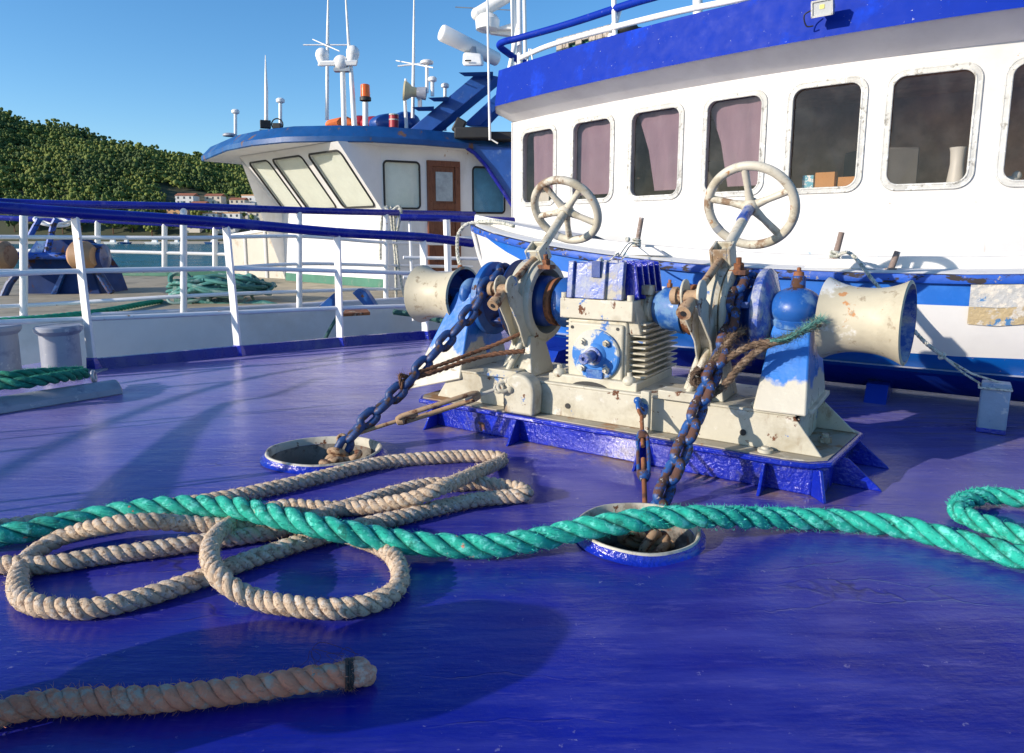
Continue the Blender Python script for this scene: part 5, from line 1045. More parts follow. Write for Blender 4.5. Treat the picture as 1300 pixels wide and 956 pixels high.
# poles and radar at the left corner of the roof
for (x0, y0), (x1, y1), r, Y, nm, lab in (((622, 178), (618, -40), .018, 9.7, 'whip_antenna', 'long thin white pole rising in front of the trawler gantry'), ((655, 84), (651, -40), .055, 9.9, 'mast_pole', 'thick white mast pole at the left corner of the wheelhouse roof'), ((667, 80), (665, -40), .028, 9.6, 'mast_pole', 'slimmer white pole just right of the thick white mast pole')):
    build(MB().tube([at(x0, y0, Y), at(x1, y1, Y)], [r, r * .8], 10), nm, M['white'], label=lab, cat='pole')
build(MB().tube([at(622, 150, 9.7), at(622, 176, 9.7), at(632, 182, 9.7)], .012, 6), 'pole_stay', M['white'], label='short thin white stay at the foot of the long pole', cat='stay')
t = thing('radar_scanner', 'white radar scanner with tilted bar at the top, left of the thick mast pole', 'radar', at(622, 35, 10)); Y = 10
b = MB(); b.tube([at(606, 18, Y), at(646, -6, Y)], .085, 20); b.ball(at(606, 18, Y), .088, 18); build(b, 'scanner_bar', M['plastic'], t)
b = MB(); b.lathe([(-.12, .0), (-.12, .12), (-.10, .16), (.02, .17), (.08, .13), (.12, .05), (.12, 0)], at(619, 28, Y), (0, 0, 1), 28); build(b, 'turning_unit', M['plastic'], t)
b = MB(); a, c = at(607, 38, Y), at(652, 40, Y); b.box((a + c) / 2 + Vector((0, 0, .02)), ((c - a).length, .12, .04)); b.hexa([at(622, 42, Y), at(652, 46, Y), at(652, 46, Y) + Vector((0, .1, 0)), at(622, 42, Y) + Vector((0, .1, 0)), at(622, 38, Y), at(652, 28, Y), at(652, 28, Y) + Vector((0, .1, 0)), at(622, 38, Y) + Vector((0, .1, 0))]); build(b, 'bracket', M['white'], t, bev=.01)
t = thing('cross_antenna', 'thin crossed rod antenna beside the upper radar scanner', 'antenna', at(630, 12, 11)); b = MB(); b.tube([at(578, 9, 11), at(650, 13, 11)], .008, 5); b.tube([at(610, 20, 11), at(640, 4, 11.6)], .008, 5); build(b, 'rod', M['steel'], t)
# ================================================================== NEIGHBOURING TRAWLER
tr = thing('fishing_trawler', 'white fishing trawler moored alongside, with rusty edged blue visor and slanted front windows', 'trawler', (-2, 11, .2))
ZD = .20
near = [(-9.6, 3.2), (-7.2, 5.0), (-4.78, 6.62), (-3.45, 7.30), (-2.43, 7.95), (-1.58, 8.55), (-.2, 9.4), (2.5, 11.2)]
dk = near + [(5, 16), (-2, 17), (-4.9, 14.2), (-7.0, 14.0), (-9.5, 14.3), (-12.5, 13.0), (-13.5, 9), (-12, 5)]
b = MB(); b.prism([(x, y, ZD) for x, y in dk], (0, 0, -.10)); build(b, 'deck', M['ndeck'], tr, smooth=False)
b = MB(); n = len(near); v = []
for x, y in near: v += [(x + .05, y - .08, ZD + .012), (x + .05, y - .08, ZD - .10), (x + .25, y - .15 + .25, -1.2), (x + .5, y + .35, -3.3)]
b.add(v, [(i * 4 + k, (i + 1) * 4 + k, (i + 1) * 4 + k + 1, i * 4 + k + 1) for i in range(n - 1) for k in range(3)]); b.tube([(x + .03, y - .06, ZD + .012) for x, y in near], .03, 8); build(b, 'hull_side', M['nhull'], tr, sharp=60)
far = [(-4.9, 14.2), (-7.0, 14.0), (-9.5, 14.3), (-12.5, 13.0), (-13.5, 9), (-12, 5)]
b = MB(); v = []
for x, y in far: v += [(x, y, ZD), (x, y, ZD - .10), (x * .99, y, -3.3)]
b.add(v, [(i * 3 + k, (i + 1) * 3 + k, (i + 1) * 3 + k + 1, i * 3 + k + 1) for i in range(5) for k in range(2)]); build(b, 'far_hull_side', M['nhull'], tr, smooth=False)
b = MB(); b.prism([(x, y, ZD + .004) for x, y in ((-5.0, 14.25), (-7.0, 14.05), (-9.5, 14.35), (-9.5, 14.2), (-7, 13.9), (-5, 14.05))], (0, 0, .09)); build(b, 'deck_coaming', M['ngreen'], tr, smooth=False)
# solid far bulwark by the wheelhouse (beige panels)
a, c = at(290, 349, 14.0), at(366, 352, 13.0); a.z = c.z = ZD; ht = Vector((0, 0, .95))
b = MB(); b.hexa([a, c, c + Vector((0, .05, 0)), a + Vector((0, .05, 0)), a + ht * .82, c + ht, c + ht + Vector((0, .05, 0)), a + ht * .82 + Vector((0, .05, 0))]); build(b, 'bulwark', mat('beige_bulwark', (.50, .47, .40), .6, layers=[((.4, .33, .24), 3, .6, .1)], var=.06), tr, smooth=False)
b = MB(); b.tube([a + ht * .84, c + ht * 1.02], .035, 8)
for k in (0, .33, .67, 1): b.tube([a.lerp(c, k) - Vector((0, .02, 0)), a.lerp(c, k) + ht * (.82 + .18 * k) - Vector((0, .02, 0))], .03, 6)
build(b, 'bulwark_cap', M['nwall'], tr)
# wheelhouse walls
C1 = Vector((-1.987, 10.634, ZD)); D1 = Vector((-4.148, 12.554, ZD)); fd_ = (D1 - C1).normalized(); fl_ = (D1 - C1).length; fn = Vector((-fd_.y, fd_.x, 0)); fn = fn if fn.y < 0 else -fn
sd = Vector((math.cos(R(25)), math.sin(R(25)), 0)); sn = Vector((sd.y, -sd.x, 0)); zs_ = 1.40; zt = 2.325; LEAN = .74
def FR(w, o, h):        # raked front: w across, h 0..1 up the slope
    return C1 + fd_ * w + fn * (LEAN * h + o) + Vector((0, 0, zs_ - ZD + (zt - zs_) * h))
def FRc(u, o, z): return FR(u, o, z)
b = MB(); b.hexa([C1, D1, D1 - fn * .1, C1 - fn * .1, C1 + Vector((0, 0, zs_ - ZD)), D1 + Vector((0, 0, zs_ - ZD)), D1 + Vector((0, 0, zs_ - ZD)) - fn * .1, C1 + Vector((0, 0, zs_ - ZD)) - fn * .1])
fw = [(.10, .92), (1.12, 1.98), (2.12, 2.74)]
ed = [0, 1.02, 2.05, fl_]
for i, (u0, u1) in enumerate(fw): holed_cell(b, FRc, (ed[i], ed[i + 1], 0, 1.02), (u0, u1, .06, .90), .07, .05)
# side wall, with holes; lower strip slants with the lean at its near edge
SW = lambda u, o, z: C1 + sd * u + sn * o + Vector((0, 0, z - ZD))
sw = [(.045, .60, 1.43, 2.13), (.72, 1.27, ZD + .25, 2.17), (1.50, 2.05, 1.38, 2.10)]
cells = [(.0, .65), (.65, 1.36), (1.36, 2.3)]
for (u0, u1, z0, z1), (a_, c_) in zip(sw, cells):
    if z0 > 1: holed_cell(b, SW, (a_, c_, 1.30, 2.25), (u0, u1, z0, z1), .06, .05); strip(b, SW, [a_, c_], [(0, ZD), (0, 1.302)])
    else: strip(b, SW, [a_, u0 + .0], [(0, ZD), (0, 2.252)]); strip(b, SW, [u1, c_], [(0, ZD), (0, 2.252)]); strip(b, SW, [u0, u1], [(0, z1), (0, 2.252)]); strip(b, SW, [u0, u1], [(0, ZD), (0, z0)])
strip(b, SW, [0, 6.5], [(0, 2.25), (0, 2.40)]); strip(b, SW, [2.3, 6.5], [(0, ZD), (0, 2.252)])
# triangular cheek between the raked front and the side wall
b.add([FR(0, 0, 0), FR(0, 0, 1.02), SW(0, 0, 2.40), SW(0, 0, 1.40)], [(0, 1, 2, 3)])
b.add([FR(fl_, 0, 0), FR(fl_, 0, 1.02), FR(fl_, -LEAN, 1.02), D1 + Vector((0, 0, 0))], [(0, 1, 2, 3)])
build(b, 'wheelhouse_wall', M['nwall'], tr, smooth=False)
b = MB(); b.hexa([C1 + fn * .006 - fd_ * .006, D1 + fn * .006, D1, C1, C1 + fn * .006 - fd_ * .006 + Vector((0, 0, .14)), D1 + fn * .006 + Vector((0, 0, .14)), D1 + Vector((0, 0, .14)), C1 + Vector((0, 0, .14))]); build(b, 'green_skirting', M['ngreen'], tr, smooth=False)
def win(fm, u0, u1, z0, z1, r, m_in, bl=True, dp=-.035, mm=None):
    b = MB(); tube_uz(b, fm, rrect(u0 - .004, u1 + .004, z0 - .002, z1 + .002, r), .004, .016); f = build(b, 'window', M['blk'], tr)
    pr = rrect(u0, u1, z0, z1, r); n = len(pr); g = MB(); g.add([fm(u, -.02, z) for u, z in pr] + [fm((u0 + u1) / 2, -.02, (z0 + z1) / 2)], [(k, (k + 1) % n, n) for k in range(n)]); build(g, 'pane', M['glass2'], f, smooth=False)
    g = MB(); e = .05 if z1 > 1.2 else .03; g.add([fm(u0 - .02, dp, z0 - e), fm(u1 + .02, dp, z0 - e), fm(u1 + .02, dp - .01, z1 + e), fm(u0 - .02, dp - .01, z1 + e)], [(0, 1, 2, 3)]); build(g, 'blind', m_in, f, smooth=False)
for u0, u1 in fw: win(FRc, u0, u1, .06, .90, .07, M['blind'])
win(SW, *sw[0], .06, M['blind']); win(SW, *sw[2], .06, mat('blue_curtain', (.12, .32, .50), .9, var=.2))
# door
u0, u1, z0, z1 = sw[1]; b = MB(); b.hexa([SW(u0, -.02, z0), SW(u1, -.02, z0), SW(u1, .02, z0), SW(u0, .02, z0), SW(u0, -.02, z1), SW(u1, -.02, z1), SW(u1, .02, z1), SW(u0, .02, z1)]); dr = build(b, 'door', M['wood'], tr, bev=.006)
b = MB()
for a_, c_, e_, f_ in ((u0 + .005, u1 - .005, z1 - .09, z1), (u0 + .005, u0 + .09, z0, z1 - .09), (u1 - .09, u1 - .005, z0, z1 - .09), (u0 + .09, u1 - .09, 1.42, 1.52), (u0 + .09, u1 - .09, z0, z0 + .15), (u0 + .09, u1 - .09, .86, .94)):
    b.hexa([SW(a_, .02, e_), SW(c_, .02, e_), SW(c_, .045, e_), SW(a_, .045, e_), SW(a_, .02, f_), SW(c_, .02, f_), SW(c_, .045, f_), SW(a_, .045, f_)])
build(b, 'door_frame', M['wood'], dr, bev=.004)
b = MB(); b.hexa([SW(u0 + .14, .021, 1.55), SW(u1 - .13, .021, 1.55), SW(u1 - .13, .027, 1.55), SW(u0 + .14, .027, 1.55), SW(u0 + .14, .021, 2.0), SW(u1 - .13, .021, 2.0), SW(u1 - .13, .027, 2.0), SW(u0 + .14, .027, 2.0)]); build(b, 'door_window', mat('door_glass', (.30, .36, .40), .08, var=.3, vscale=6), dr)
# roof: thick blue slab with chamfer
rp_ = [(-5.62, 12.75), (-4.55, 11.25), (-3.91, 10.64), (-3.30, 10.28), (-2.6, 10.18), (-2.0, 10.25), (-1.35, 10.55), (-.60, 11.05), (.6, 11.65), (3.5, 13.2), (2.5, 16), (-3.5, 15.5)]
ctr = Vector((-1.4, 12.8, 0))
def ins(p, d): v = Vector((p[0], p[1], 0)); w = (ctr - v); return v + w.normalized() * d
b = MB(); n = len(rp_); lay = [(0, 2.345), (-.02, 2.36), (-.02, 2.43), (.16, 2.60), (.22, 2.605)]
v = [];
for d, z in lay:
    for p in rp_: q = ins(p, d); v.append((q.x, q.y, z + (.0 if d < .1 else .0)))
b.add(v, [(j * n + i, j * n + (i + 1) % n, (j + 1) * n + (i + 1) % n, (j + 1) * n + i) for j in range(len(lay) - 1) for i in range(n)] + [tuple((len(lay) - 1) * n + i for i in range(n))]); build(b, 'roof_visor', M['nblue'], tr, sharp=25)
b = MB(); b.add([(p[0], p[1], 2.35) for p in rp_], [tuple(range(n - 1, -1, -1))]); build(b, 'ceiling', M['roofunder'], tr, smooth=False)
# diagonal blue bulkhead behind the door window
b = MB(); pts = [at(x, y, 11.05) for x, y in ((585, 184), (650, 188), (700, 190), (700, 300), (655, 268), (640, 245), (617, 212), (602, 195))]; b.prism(pts, (.03, .06, 0)); build(b, 'side_bulkhead', M['nblue2'], tr, smooth=False)
b = MB(); b.tube([at(x, y, 11.0) for x, y in ((590, 186), (603, 195), (618, 212), (640, 245), (657, 272))], .03, 8); build(b, 'bulkhead_edge', M['railblue'], tr)
b = MB(); b.hexa([at(525, 350, 11.0), at(660, 350, 11.0), at(660, 350, 11.4), at(525, 350, 11.4), at(525, 304, 11.0), at(660, 303, 11.0), at(660, 303, 11.4), at(525, 304, 11.4)]) if False else None
# near rail of the trawler
t = thing('trawler_railing', 'white railing with navy top rail on the near side of the trawler', 'railing', (-3.4, 7.1, ZD))
pb = [(30, 405, 258), (233, 398, 262), (380, 390, 267), (490, 382, 270)]; bs_ = []; 
for x, yb, yt in pb: q = G(x, yb, ZD); bs_.append(q)
tt_ = [at(x, yt, q.y) for (x, yb, yt), q in zip(pb, bs_)]
build(MB().tube(catmull([at(-60, 252, 6.2), tt_[0], tt_[1], tt_[2], tt_[3], at(602, 272, 9.6)], 8), .038, 12), 'top_rail', M['railblue'], t)
for i, q in enumerate(bs_): build(MB().tube([q - Vector((0, 0, .02)), tt_[i]], (.034, .034, .034, .034)[i], 10), 'post', M['rail'], t)
for y0, ys2 in ((301, (301, 302, 300, 308)), (344, (344, 343, 335, 337)), (389, (388, 376, 370, 367))):
    build(MB().tube(catmull([at(-60, y0, 6.2)] + [at(p[0], y, q.y) for p, y, q in zip(pb, ys2, bs_)] + [at(600, ys2[3] + 2, 9.6)], 6), .02, 8), 'rail_bar', M['rail'], t)
t = thing('trawler_railing', 'low white railing with navy top rail on the far side of the trawler bow', 'railing', (-7, 14, ZD))
fp_ = [(30, 350, 278), (124, 350, 280), (209, 351, 284), (273, 349, 288)]; fb = [at(x, y, 14.1) for x, y, _ in fp_]
build(MB().tube([at(-80, 273, 14.1)] + [at(x, yt, 14.1) for x, _, yt in fp_] + [at(362, 284, 13.4)], .055, 8), 'top_rail', M['railblue'], t)
for (x, y, yt), q in zip(fp_, fb): build(MB().tube([Vector((q.x, q.y, ZD)), at(x, yt, 14.1)], .055, 8), 'post', M['rail'], t)
build(MB().tube([at(-80, 317, 14.1), at(124, 319, 14.1), at(290, 323, 14.1)], .035, 8), 'rail_bar', M['rail'], t)
# rope tied round the rail
t = thing('hanging_rope', 'pale rope knotted round the trawler rail and hanging down to its deck edge', 'rope', at(505, 380, 8.7)); Y = 8.75
b = MB()
for p in ([(486, 268), (484, 285), (483, 305), (483, 330)], [(495, 266), (498, 290), (502, 330), (503, 378)], [(500, 272), (502, 300), (507, 345), (515, 383)], [(488, 262), (496, 268), (506, 262), (509, 270), (505, 290), (503, 300)]): b.tube(catmull([at(x, y, Y - .1) for x, y in p], 6), .018, 8)
for k in range(4): b.torus(at(492 + k * 5, 268 + k, Y), (1, .2, .1), .055, .018, 20, 8)
build(b, 'cord', M['cord'], t)
# trawler's own windlass, far left
t = thing('trawler_windlass', 'navy blue winch with tan leather covered drums on the trawler bow', 'winch', at(70, 385, 9.5)); Y = 9.6
def hx(b, poly, Y, d): b.prism([at(x, y, Y) for x, y in poly], (0, d, 0))
b = MB(); hx(b, [(28, 382), (32, 330), (50, 308), (78, 304), (100, 320), (118, 345), (132, 382)], Y, .7); M['winchnavy'] = mat('dull_navy_paint', (.006, .03, .13), .7, spec=.2, layers=[(DRUST, 5, .6, .1)], var=.3)
build(b, 'frame', M['winchnavy'], t, bev=.02)
b = MB(); hx(b, [(33, 325), (46, 306), (60, 306), (50, 328)], Y - .03, .02); hx(b, [(60, 382), (78, 345), (82, 345), (68, 382)], Y - .06, .05); build(b, 'rib', M['wblue'], t)
b = MB(); b.lathe([(0, 0), (0, .18), (.04, .20), (.4, .17), (.44, 0)], at(95, 326, Y - .15), (1, .1, 0), 28); build(b, 'drum', M['wblue_dark'], t)
for x in (92, 14): b = MB(); b.lathe([(0, 0), (0, .14), (.06, .20), (.20, .20), (.30, .12), (.30, 0)], at(x, 325, Y - .30), (1 if x > 50 else -1, 0, 0), 28); build(b, 'leather_drum', M['tan'], t)
b = MB(); b.tube([at(22, 325, Y - .1), at(100, 325, Y - .1)], .05, 10); b.tube([at(60, 320, Y - .2), at(68, 285, Y - .2), at(72, 278, Y - .2)], .04, 8); b.tube([at(38, 300, Y), at(50, 278, Y)], .04, 8); build(b, 'shaft_and_levers', M['rub'], t)
for pp_ in ([at(2, 382, Y - .3), at(12, 360, Y - .3), at(24, 345, Y - .3)], [at(125, 345, Y), at(134, 360, Y), at(142, 372, Y)]): build(MB().tube(pp_, .05, 8), 'chain_run', M['chain_dark'], t)
b = MB(); hx(b, [(-10, 396), (-10, 386), (140, 384), (146, 392), (130, 398)], Y - .4, 1.2); build(b, 'base_plate', M['rust'], t)
b = MB(); b.torus(at(66, 281, 10.5), (.3, -.2, 1), .22, .022, 32, 8); b.tube([at(45, 278, 10.5), at(68, 286, 10.3), at(105, 277, 10.8)], .02, 8); build(b, 'handwheel', M['white'], t)
t = thing('green_rope', 'bright green rope lying along the trawler deck edge', 'rope', at(100, 395, 7)); b = MB(); b2 = catmull([G(-40, 410, ZD + .04), G(60, 403, ZD + .04), G(130, 395, ZD + .04), G(180, 386, ZD + .04), at(205, 382, 8.2)], 8); laid_rope(b, b2, .032, .2, fuzz=0); build(b, 'strand', mat('bright_green_rope', (.02, .30, .18), .85, var=.3, vscale=20), t, sharp=180)
t = thing('rope_pile', 'tangled teal rope heap on the trawler deck', 'rope', at(285, 392, 8.3)); rnd = random.Random(9); b = MB(); cc = at(283, 384, 8.5)
for k in range(26):
    pts = []; a0 = rnd.uniform(0, 6.28)
    for j in range(9):
        a = a0 + j * .8; rr = rnd.uniform(.25, .62); x_ = rr * math.cos(a) * 1.05; y_ = rr * math.sin(a) * .8; hmax = max(.03, .30 * (1 - (x_ * x_ + y_ * y_) / .8)); pts.append(Vector((cc.x + x_, cc.y + y_, ZD + .03 + hmax * rnd.uniform(.4, 1.15))))
    b.tube(catmull(pts, 6), .021, 7)
for p in ([(248, 370), (240, 352), (228, 345), (217, 350), (216, 358)], [(240, 380), (262, 384), (300, 388), (330, 384), (352, 388)], [(245, 386), (225, 388), (205, 384)]): b.tube(catmull([at(x, y, 8.2) for x, y in p], 6), .03, 7)
build(b, 'tangle', M['teal'], t); b = MB()
for k in range(8): pts = [cc + Vector((rnd.uniform(-.5, .5), rnd.uniform(-.4, 0), rnd.uniform(-.05, .22))) for _ in range(4)]; b.tube(catmull(pts, 6), .018, 7)
build(b, 'pale_strand', mat('pale_teal_rope', (.26, .38, .34), .85, var=.2), t)
b = MB(); b.box(at(228, 372, 8.3), (.10, .1, .34)); build(b, 'teal_board', M['teal'], t)
for pts, lab in (([(402, 391), (424, 391), (424, 372)], 'blue triangular steel bracket on the trawler deck edge left of the hooked one'), ([(447, 372), (455, 366), (464, 370), (476, 388), (462, 388)], 'blue hooked steel bracket on the trawler deck edge')):
    b = MB(); b.prism([at(x, y, 7.95) for x, y in pts], (.02, .12, 0)); build(b, 'deck_bracket', M['wblue'], label=lab, cat='bracket', bev=.006)
b = MB(); b.hexa([G(435, 402, ZD + .02), G(470, 400, ZD + .02), G(466, 396, ZD + .02), G(438, 397, ZD + .02)] + [p + Vector((0, 0, .03)) for p in (G(435, 402, ZD + .02), G(470, 400, ZD + .02), G(466, 396, ZD + .02), G(438, 397, ZD + .02))]); build(b, 'rusty_plate', M['rust'], label='rusty plate under the hooked blue bracket on the trawler edge', cat='plate')
t = thing('mooring_line', 'dark green mooring line hanging from the trawler towards the left winch drum', 'rope', at(520, 395, 8.5)); b = MB(); b.tube(catmull([at(500, 396, 8.4), at(530, 400, 8.3), at(560, 407, 8.2), at(595, 415, 8.1), at(640, 420, 8.1)], 6), .035, 8); b.tube([at(428, 402, 7.8), at(418, 420, 7.7), at(408, 440, 7.6)], .02, 8); build(b, 'line', mat('dark_teal_line', (.03, .10, .09), .8), t)

# ------------------------------------------------------------------ gear on the trawler roof
YR = 11.3
def pole(nm, lab, cat, pts, r, m='white', g=None, Y=YR): b = MB(); b.tube([at(x, y, Y) for x, y in pts], r, 10); return build(b, nm, M[m], label=lab, cat=cat, group=g)
t = thing('satellite_antenna', 'white three lobed dome antenna on a white post', 'antenna', at(436, 160, YR)); Y = YR
build(MB().tube([at(437, 160, Y), at(435, 88, Y)], .042, 14), 'post', M['white'], t)
b = MB()
for x, y, r in ((409, 70, .105), (448, 67, .105)): b.ball(at(x, y, Y), (r, r, r * 1.05), 24); b.cyl(at(x, y + 2, Y), at(x + (3 if x < 430 else -2), y + 13, Y), .10, 24, .075)
b.ball(at(433, 80, Y), (.12, .11, .12), 22); b.hexa([at(403, 84, Y - .07), at(453, 84, Y - .07), at(453, 84, Y + .07), at(403, 84, Y + .07), at(405, 77, Y - .09), at(455, 76, Y - .09), at(455, 76, Y + .09), at(405, 77, Y + .09)]); build(b, 'dome', M['plastic'], t, bev=.02)
build(MB().box(at(435, 89, Y), (.26, .12, .05)), 'mount', M['steel'], t)
pole('whip_antenna', 'very tall white whip antenna behind the left dome', 'antenna', [(415, 152), (416, 45), (417, -20)], [.032, .026, .010], Y=11.8)
t = thing('cross_antenna', 'horizontal crossed rods fixed on the tall whip behind the domes', 'antenna', at(415, 58, 11.8)); b = MB(); b.tube([at(385, 57, 11.8), at(445, 57, 11.8)], .011, 6); b.tube([at(397, 50, 12.2), at(431, 65, 11.3)], .009, 6); build(b, 'rod', M['white'], t); build(MB().ball(at(415, 58, 11.8), .035, 12), 'hub', M['steel'], t)
pole('whip_antenna', 'leaning white whip antenna rising past the right dome', 'antenna', [(450, 160), (446, 95), (443, 60), (438, -20)], [.045, .036, .025, .012])
t = thing('beacon_light', 'amber warning beacon with black collar on a white post', 'lamp', at(464, 160, YR)); build(MB().tube([at(464, 160, Y), at(464, 130, Y)], .045, 12), 'post', M['white'], t); build(MB().lathe([(0, .09), (.05, .09), (.06, .075)], at(464, 128, Y), (0, 0, 1), 24), 'collar', M['blk'], t); build(MB().lathe([(0, .075), (.19, .072), (.20, .06), (.20, 0)], at(464, 124, Y), (0, 0, 1), 24), 'lens', M['amber'], t)
b = MB(); b.hexa([at(412, 161, 11.9), at(462, 161, 11.9), at(462, 161, 12.5), at(412, 161, 12.5), at(414, 153, 11.9), at(440, 147, 11.9), at(440, 147, 12.5), at(414, 153, 12.5)]); build(b, 'life_raft_cover', M['orange'], label='orange canvas bundle behind the white antenna posts', cat='bundle', bev=.05)
b = MB(); b.ball(at(475, 157, 12), (.25, .2, .12), 18); b.ball(at(458, 156, 12.1), (.2, .2, .12), 18); build(b, 'canvas_bundle', M['redtin'], label='dark red canvas bundle below the amber beacon', cat='bundle')
b = MB(); b.ball(at(497, 158, 11.8), (.38, .3, .17), 20); b.ball(at(515, 156, 11.9), (.25, .25, .18), 18); build(b, 'blue_tarpaulin', M['nblue2'], label='dark blue tarpaulin heap around the red tin on the trawler roof', cat='tarpaulin')
t = thing('tin', 'red tin with pale bands on the trawler roof', 'tin', at(500, 162, 11.2)); build(MB().cyl(at(500, 162, 11.2), at(500, 147, 11.2), .075, 24), 'can', M['redtin'], t); b = MB(); b.cyl(at(500, 146.5, 11.2), at(500, 145, 11.2), .077, 24); b.cyl(at(500, 153, 11.2), at(500, 151.5, 11.2), .077, 24); build(b, 'band', M['cord'], t)
for x, y0, y1, Yq, lab in ((299, 173, 141, 12.4, 'white mushroom aerial furthest left on the trawler visor'), (356, 163, 127, 11.4, 'white mushroom aerial beside the black work lights'), (549, 122, 100, 11.0, 'small mushroom aerial on the upper gantry shelf'), (565, 166, 108, 11.6, 'tall mushroom aerial behind the blue gantry leg')):
    t = thing('mushroom_aerial', lab, 'antenna', at(x, y0, Yq), 'mushroom aerials'); build(MB().tube([at(x, y0, Yq), at(x, y1 + 3, Yq)], .028, 8), 'stem', M['white'], t); build(MB().lathe([(-.04, .03), (-.02, .065), (.02, .068), (.04, .045), (.045, 0)], at(x, y1 + 1, Yq), (0, 0, 1), 20), 'cap', M['plastic'], t)
build(MB().lathe([(0, .12), (.03, .12), (.05, .08), (.05, 0)], at(292, 173, 12.4), (0, 0, 1), 20), 'roof_vent', M['grey'], label='low round vent at the left tip of the trawler visor', cat='vent')
pole('whip_antenna', 'short white whip antenna above the black work lights', 'antenna', [(338, 158), (338, 113), (337, 70)], [.032, .030, .006], Y=11.4)
t = thing('work_lights', 'pair of black work lights on the front edge of the trawler roof', 'lamp', at(340, 163, 11.3)); b = MB(); b.box(at(337, 158, 11.3), (.16, .12, .12), Matrix.Rotation(.4, 3, 'Z')); b.box(at(352, 160, 11.3), (.12, .1, .08)); b.box(at(345, 166, 11.3), (.36, .1, .03)); b.torus(at(352, 158, 11.3), (0, 1, 0), .09, .012, 20, 6); build(b, 'lamp_head', M['blk'], t, bev=.01)
# gantry
t = thing('gantry', 'sloping dark blue steel gantry leg with shelves above the trawler roof', 'gantry', at(540, 165, 11.3))
b = MB(); b.prism([at(x, y, 11.1) for x, y in ((518, 166), (547, 167), (632, 97), (606, 92))], (.10, .30, 0)); build(b, 'leg', M['nblue2'], t, bev=.01)
b = MB(); b.prism([at(x, y, 12.2) for x, y in ((588, 158), (610, 160), (640, 128), (640, 110))], (.10, .25, 0)); build(b, 'rear_leg', M['nblue2'], t, bev=.01)
for (x0, x1, y, yb) in ((582, 626, 92, 97), (523, 551, 136, 141), (543, 569, 124, 129)):
    b = MB(); b.hexa([at(x0 + 8, yb, 10.9), at(x1, yb, 10.9), at(x1, yb, 11.4), at(x0 + 8, yb, 11.4), at(x0, y, 10.8), at(x1, y - 1, 10.8), at(x1, y - 1, 11.5), at(x0, y, 11.5)]); build(b, 'shelf', M['nblue2'], t)
t = thing('radar_scanner', 'white radar scanner with long open array bar on the top of the blue gantry', 'radar', at(602, 84, 11.1)); b = MB(); a, c = at(560, 41, 10.9), at(632, 76, 11.4); d = (c - a).normalized(); zz = Vector((0, 0, 1)); sdv = d.cross(zz).normalized(); uu_ = sdv.cross(d)
b.tube([a, a.lerp(c, .02), c.lerp(a, .02), c], [.11, .125, .105, .09], 20); build(b, 'array_bar', M['plastic'], t)
b = MB(); b.hexa([at(587, 84, 10.9), at(615, 84, 10.9), at(615, 84, 11.4), at(587, 84, 11.4), at(588, 66, 10.95), at(612, 68, 10.95), at(612, 68, 11.35), at(588, 66, 11.35)]); build(b, 'gearbox_housing', M['plastic'], t, bev=.05, seg=4)
b = MB(); b.cyl(at(600, 68, 11.1), at(600, 60, 11.1), .06, 16); build(b, 'pivot', M['grey'], t)
b = MB(); b.box(at(594, 77, 10.88), (.10, .01, .02)); build(b, 'dark_mark', M['blk'], t)
t = thing('searchlight', 'cream horn shaped searchlight on the lower gantry shelf', 'lamp', at(530, 130, 11)); b = MB(); b.lathe([(0, .0), (.005, .145), (.03, .15), (.08, .12), (.14, .075), (.32, .07), (.34, 0)], at(512, 115, 11), (1, .1, -.12), 28); build(b, 'horn', mat('yellowed_plastic', (.62, .52, .30), .4), t); b = MB(); b.lathe([(0, .0), (0, .085), (.14, .10), (.16, 0)], at(529, 118, 11), (1, .1, -.05), 20); b.box(at(533, 130, 11), (.06, .06, .18)); build(b, 'motor', M['grey'], t)
pole('whip_antenna', 'white whip antenna with crossed rods behind the cream searchlight', 'antenna', [(524, 150), (525, 80), (526, -20)], [.03, .024, .010])
t = thing('cross_antenna', 'crossed rods on the whip behind the searchlight', 'antenna', at(525, 82, YR)); b = MB(); b.tube([at(505, 84, YR), at(540, 80, YR)], .013, 6); b.tube([at(503, 77, 11.8), at(550, 86, 10.8)], .010, 6); build(b, 'rod', M['white'], t)
pole('thin_post', 'short thin white post in front of the searchlight', 'pole', [(516, 163), (514, 125), (515, 100)], [.03, .025, .018])
t = thing('disc_antenna', 'flat white disc antenna on a thin pole right of the crossed rods', 'antenna', at(542, 118, 11)); build(MB().tube([at(542, 118, 11), at(542, 82, 11)], .026, 8), 'stem', M['white'], t); build(MB().lathe([(-.02, .03), (-.01, .095), (.02, .10), (.04, .07), (.045, 0)], at(542, 80, 11), (0, 0, 1), 24), 'disc', M['plastic'], t)
b = MB(); b.box(at(600, 170, 11.0), (.55, .3, .17)); b.box(at(583, 160, 11.0), (.16, .14, .22), Matrix.Rotation(.5, 3, 'Y')); b.box(at(635, 174, 11.2), (.45, .3, .13)); build(b, 'black_box', M['blk'], label='black equipment box at the foot of the gantry', cat='box', bev=.02)

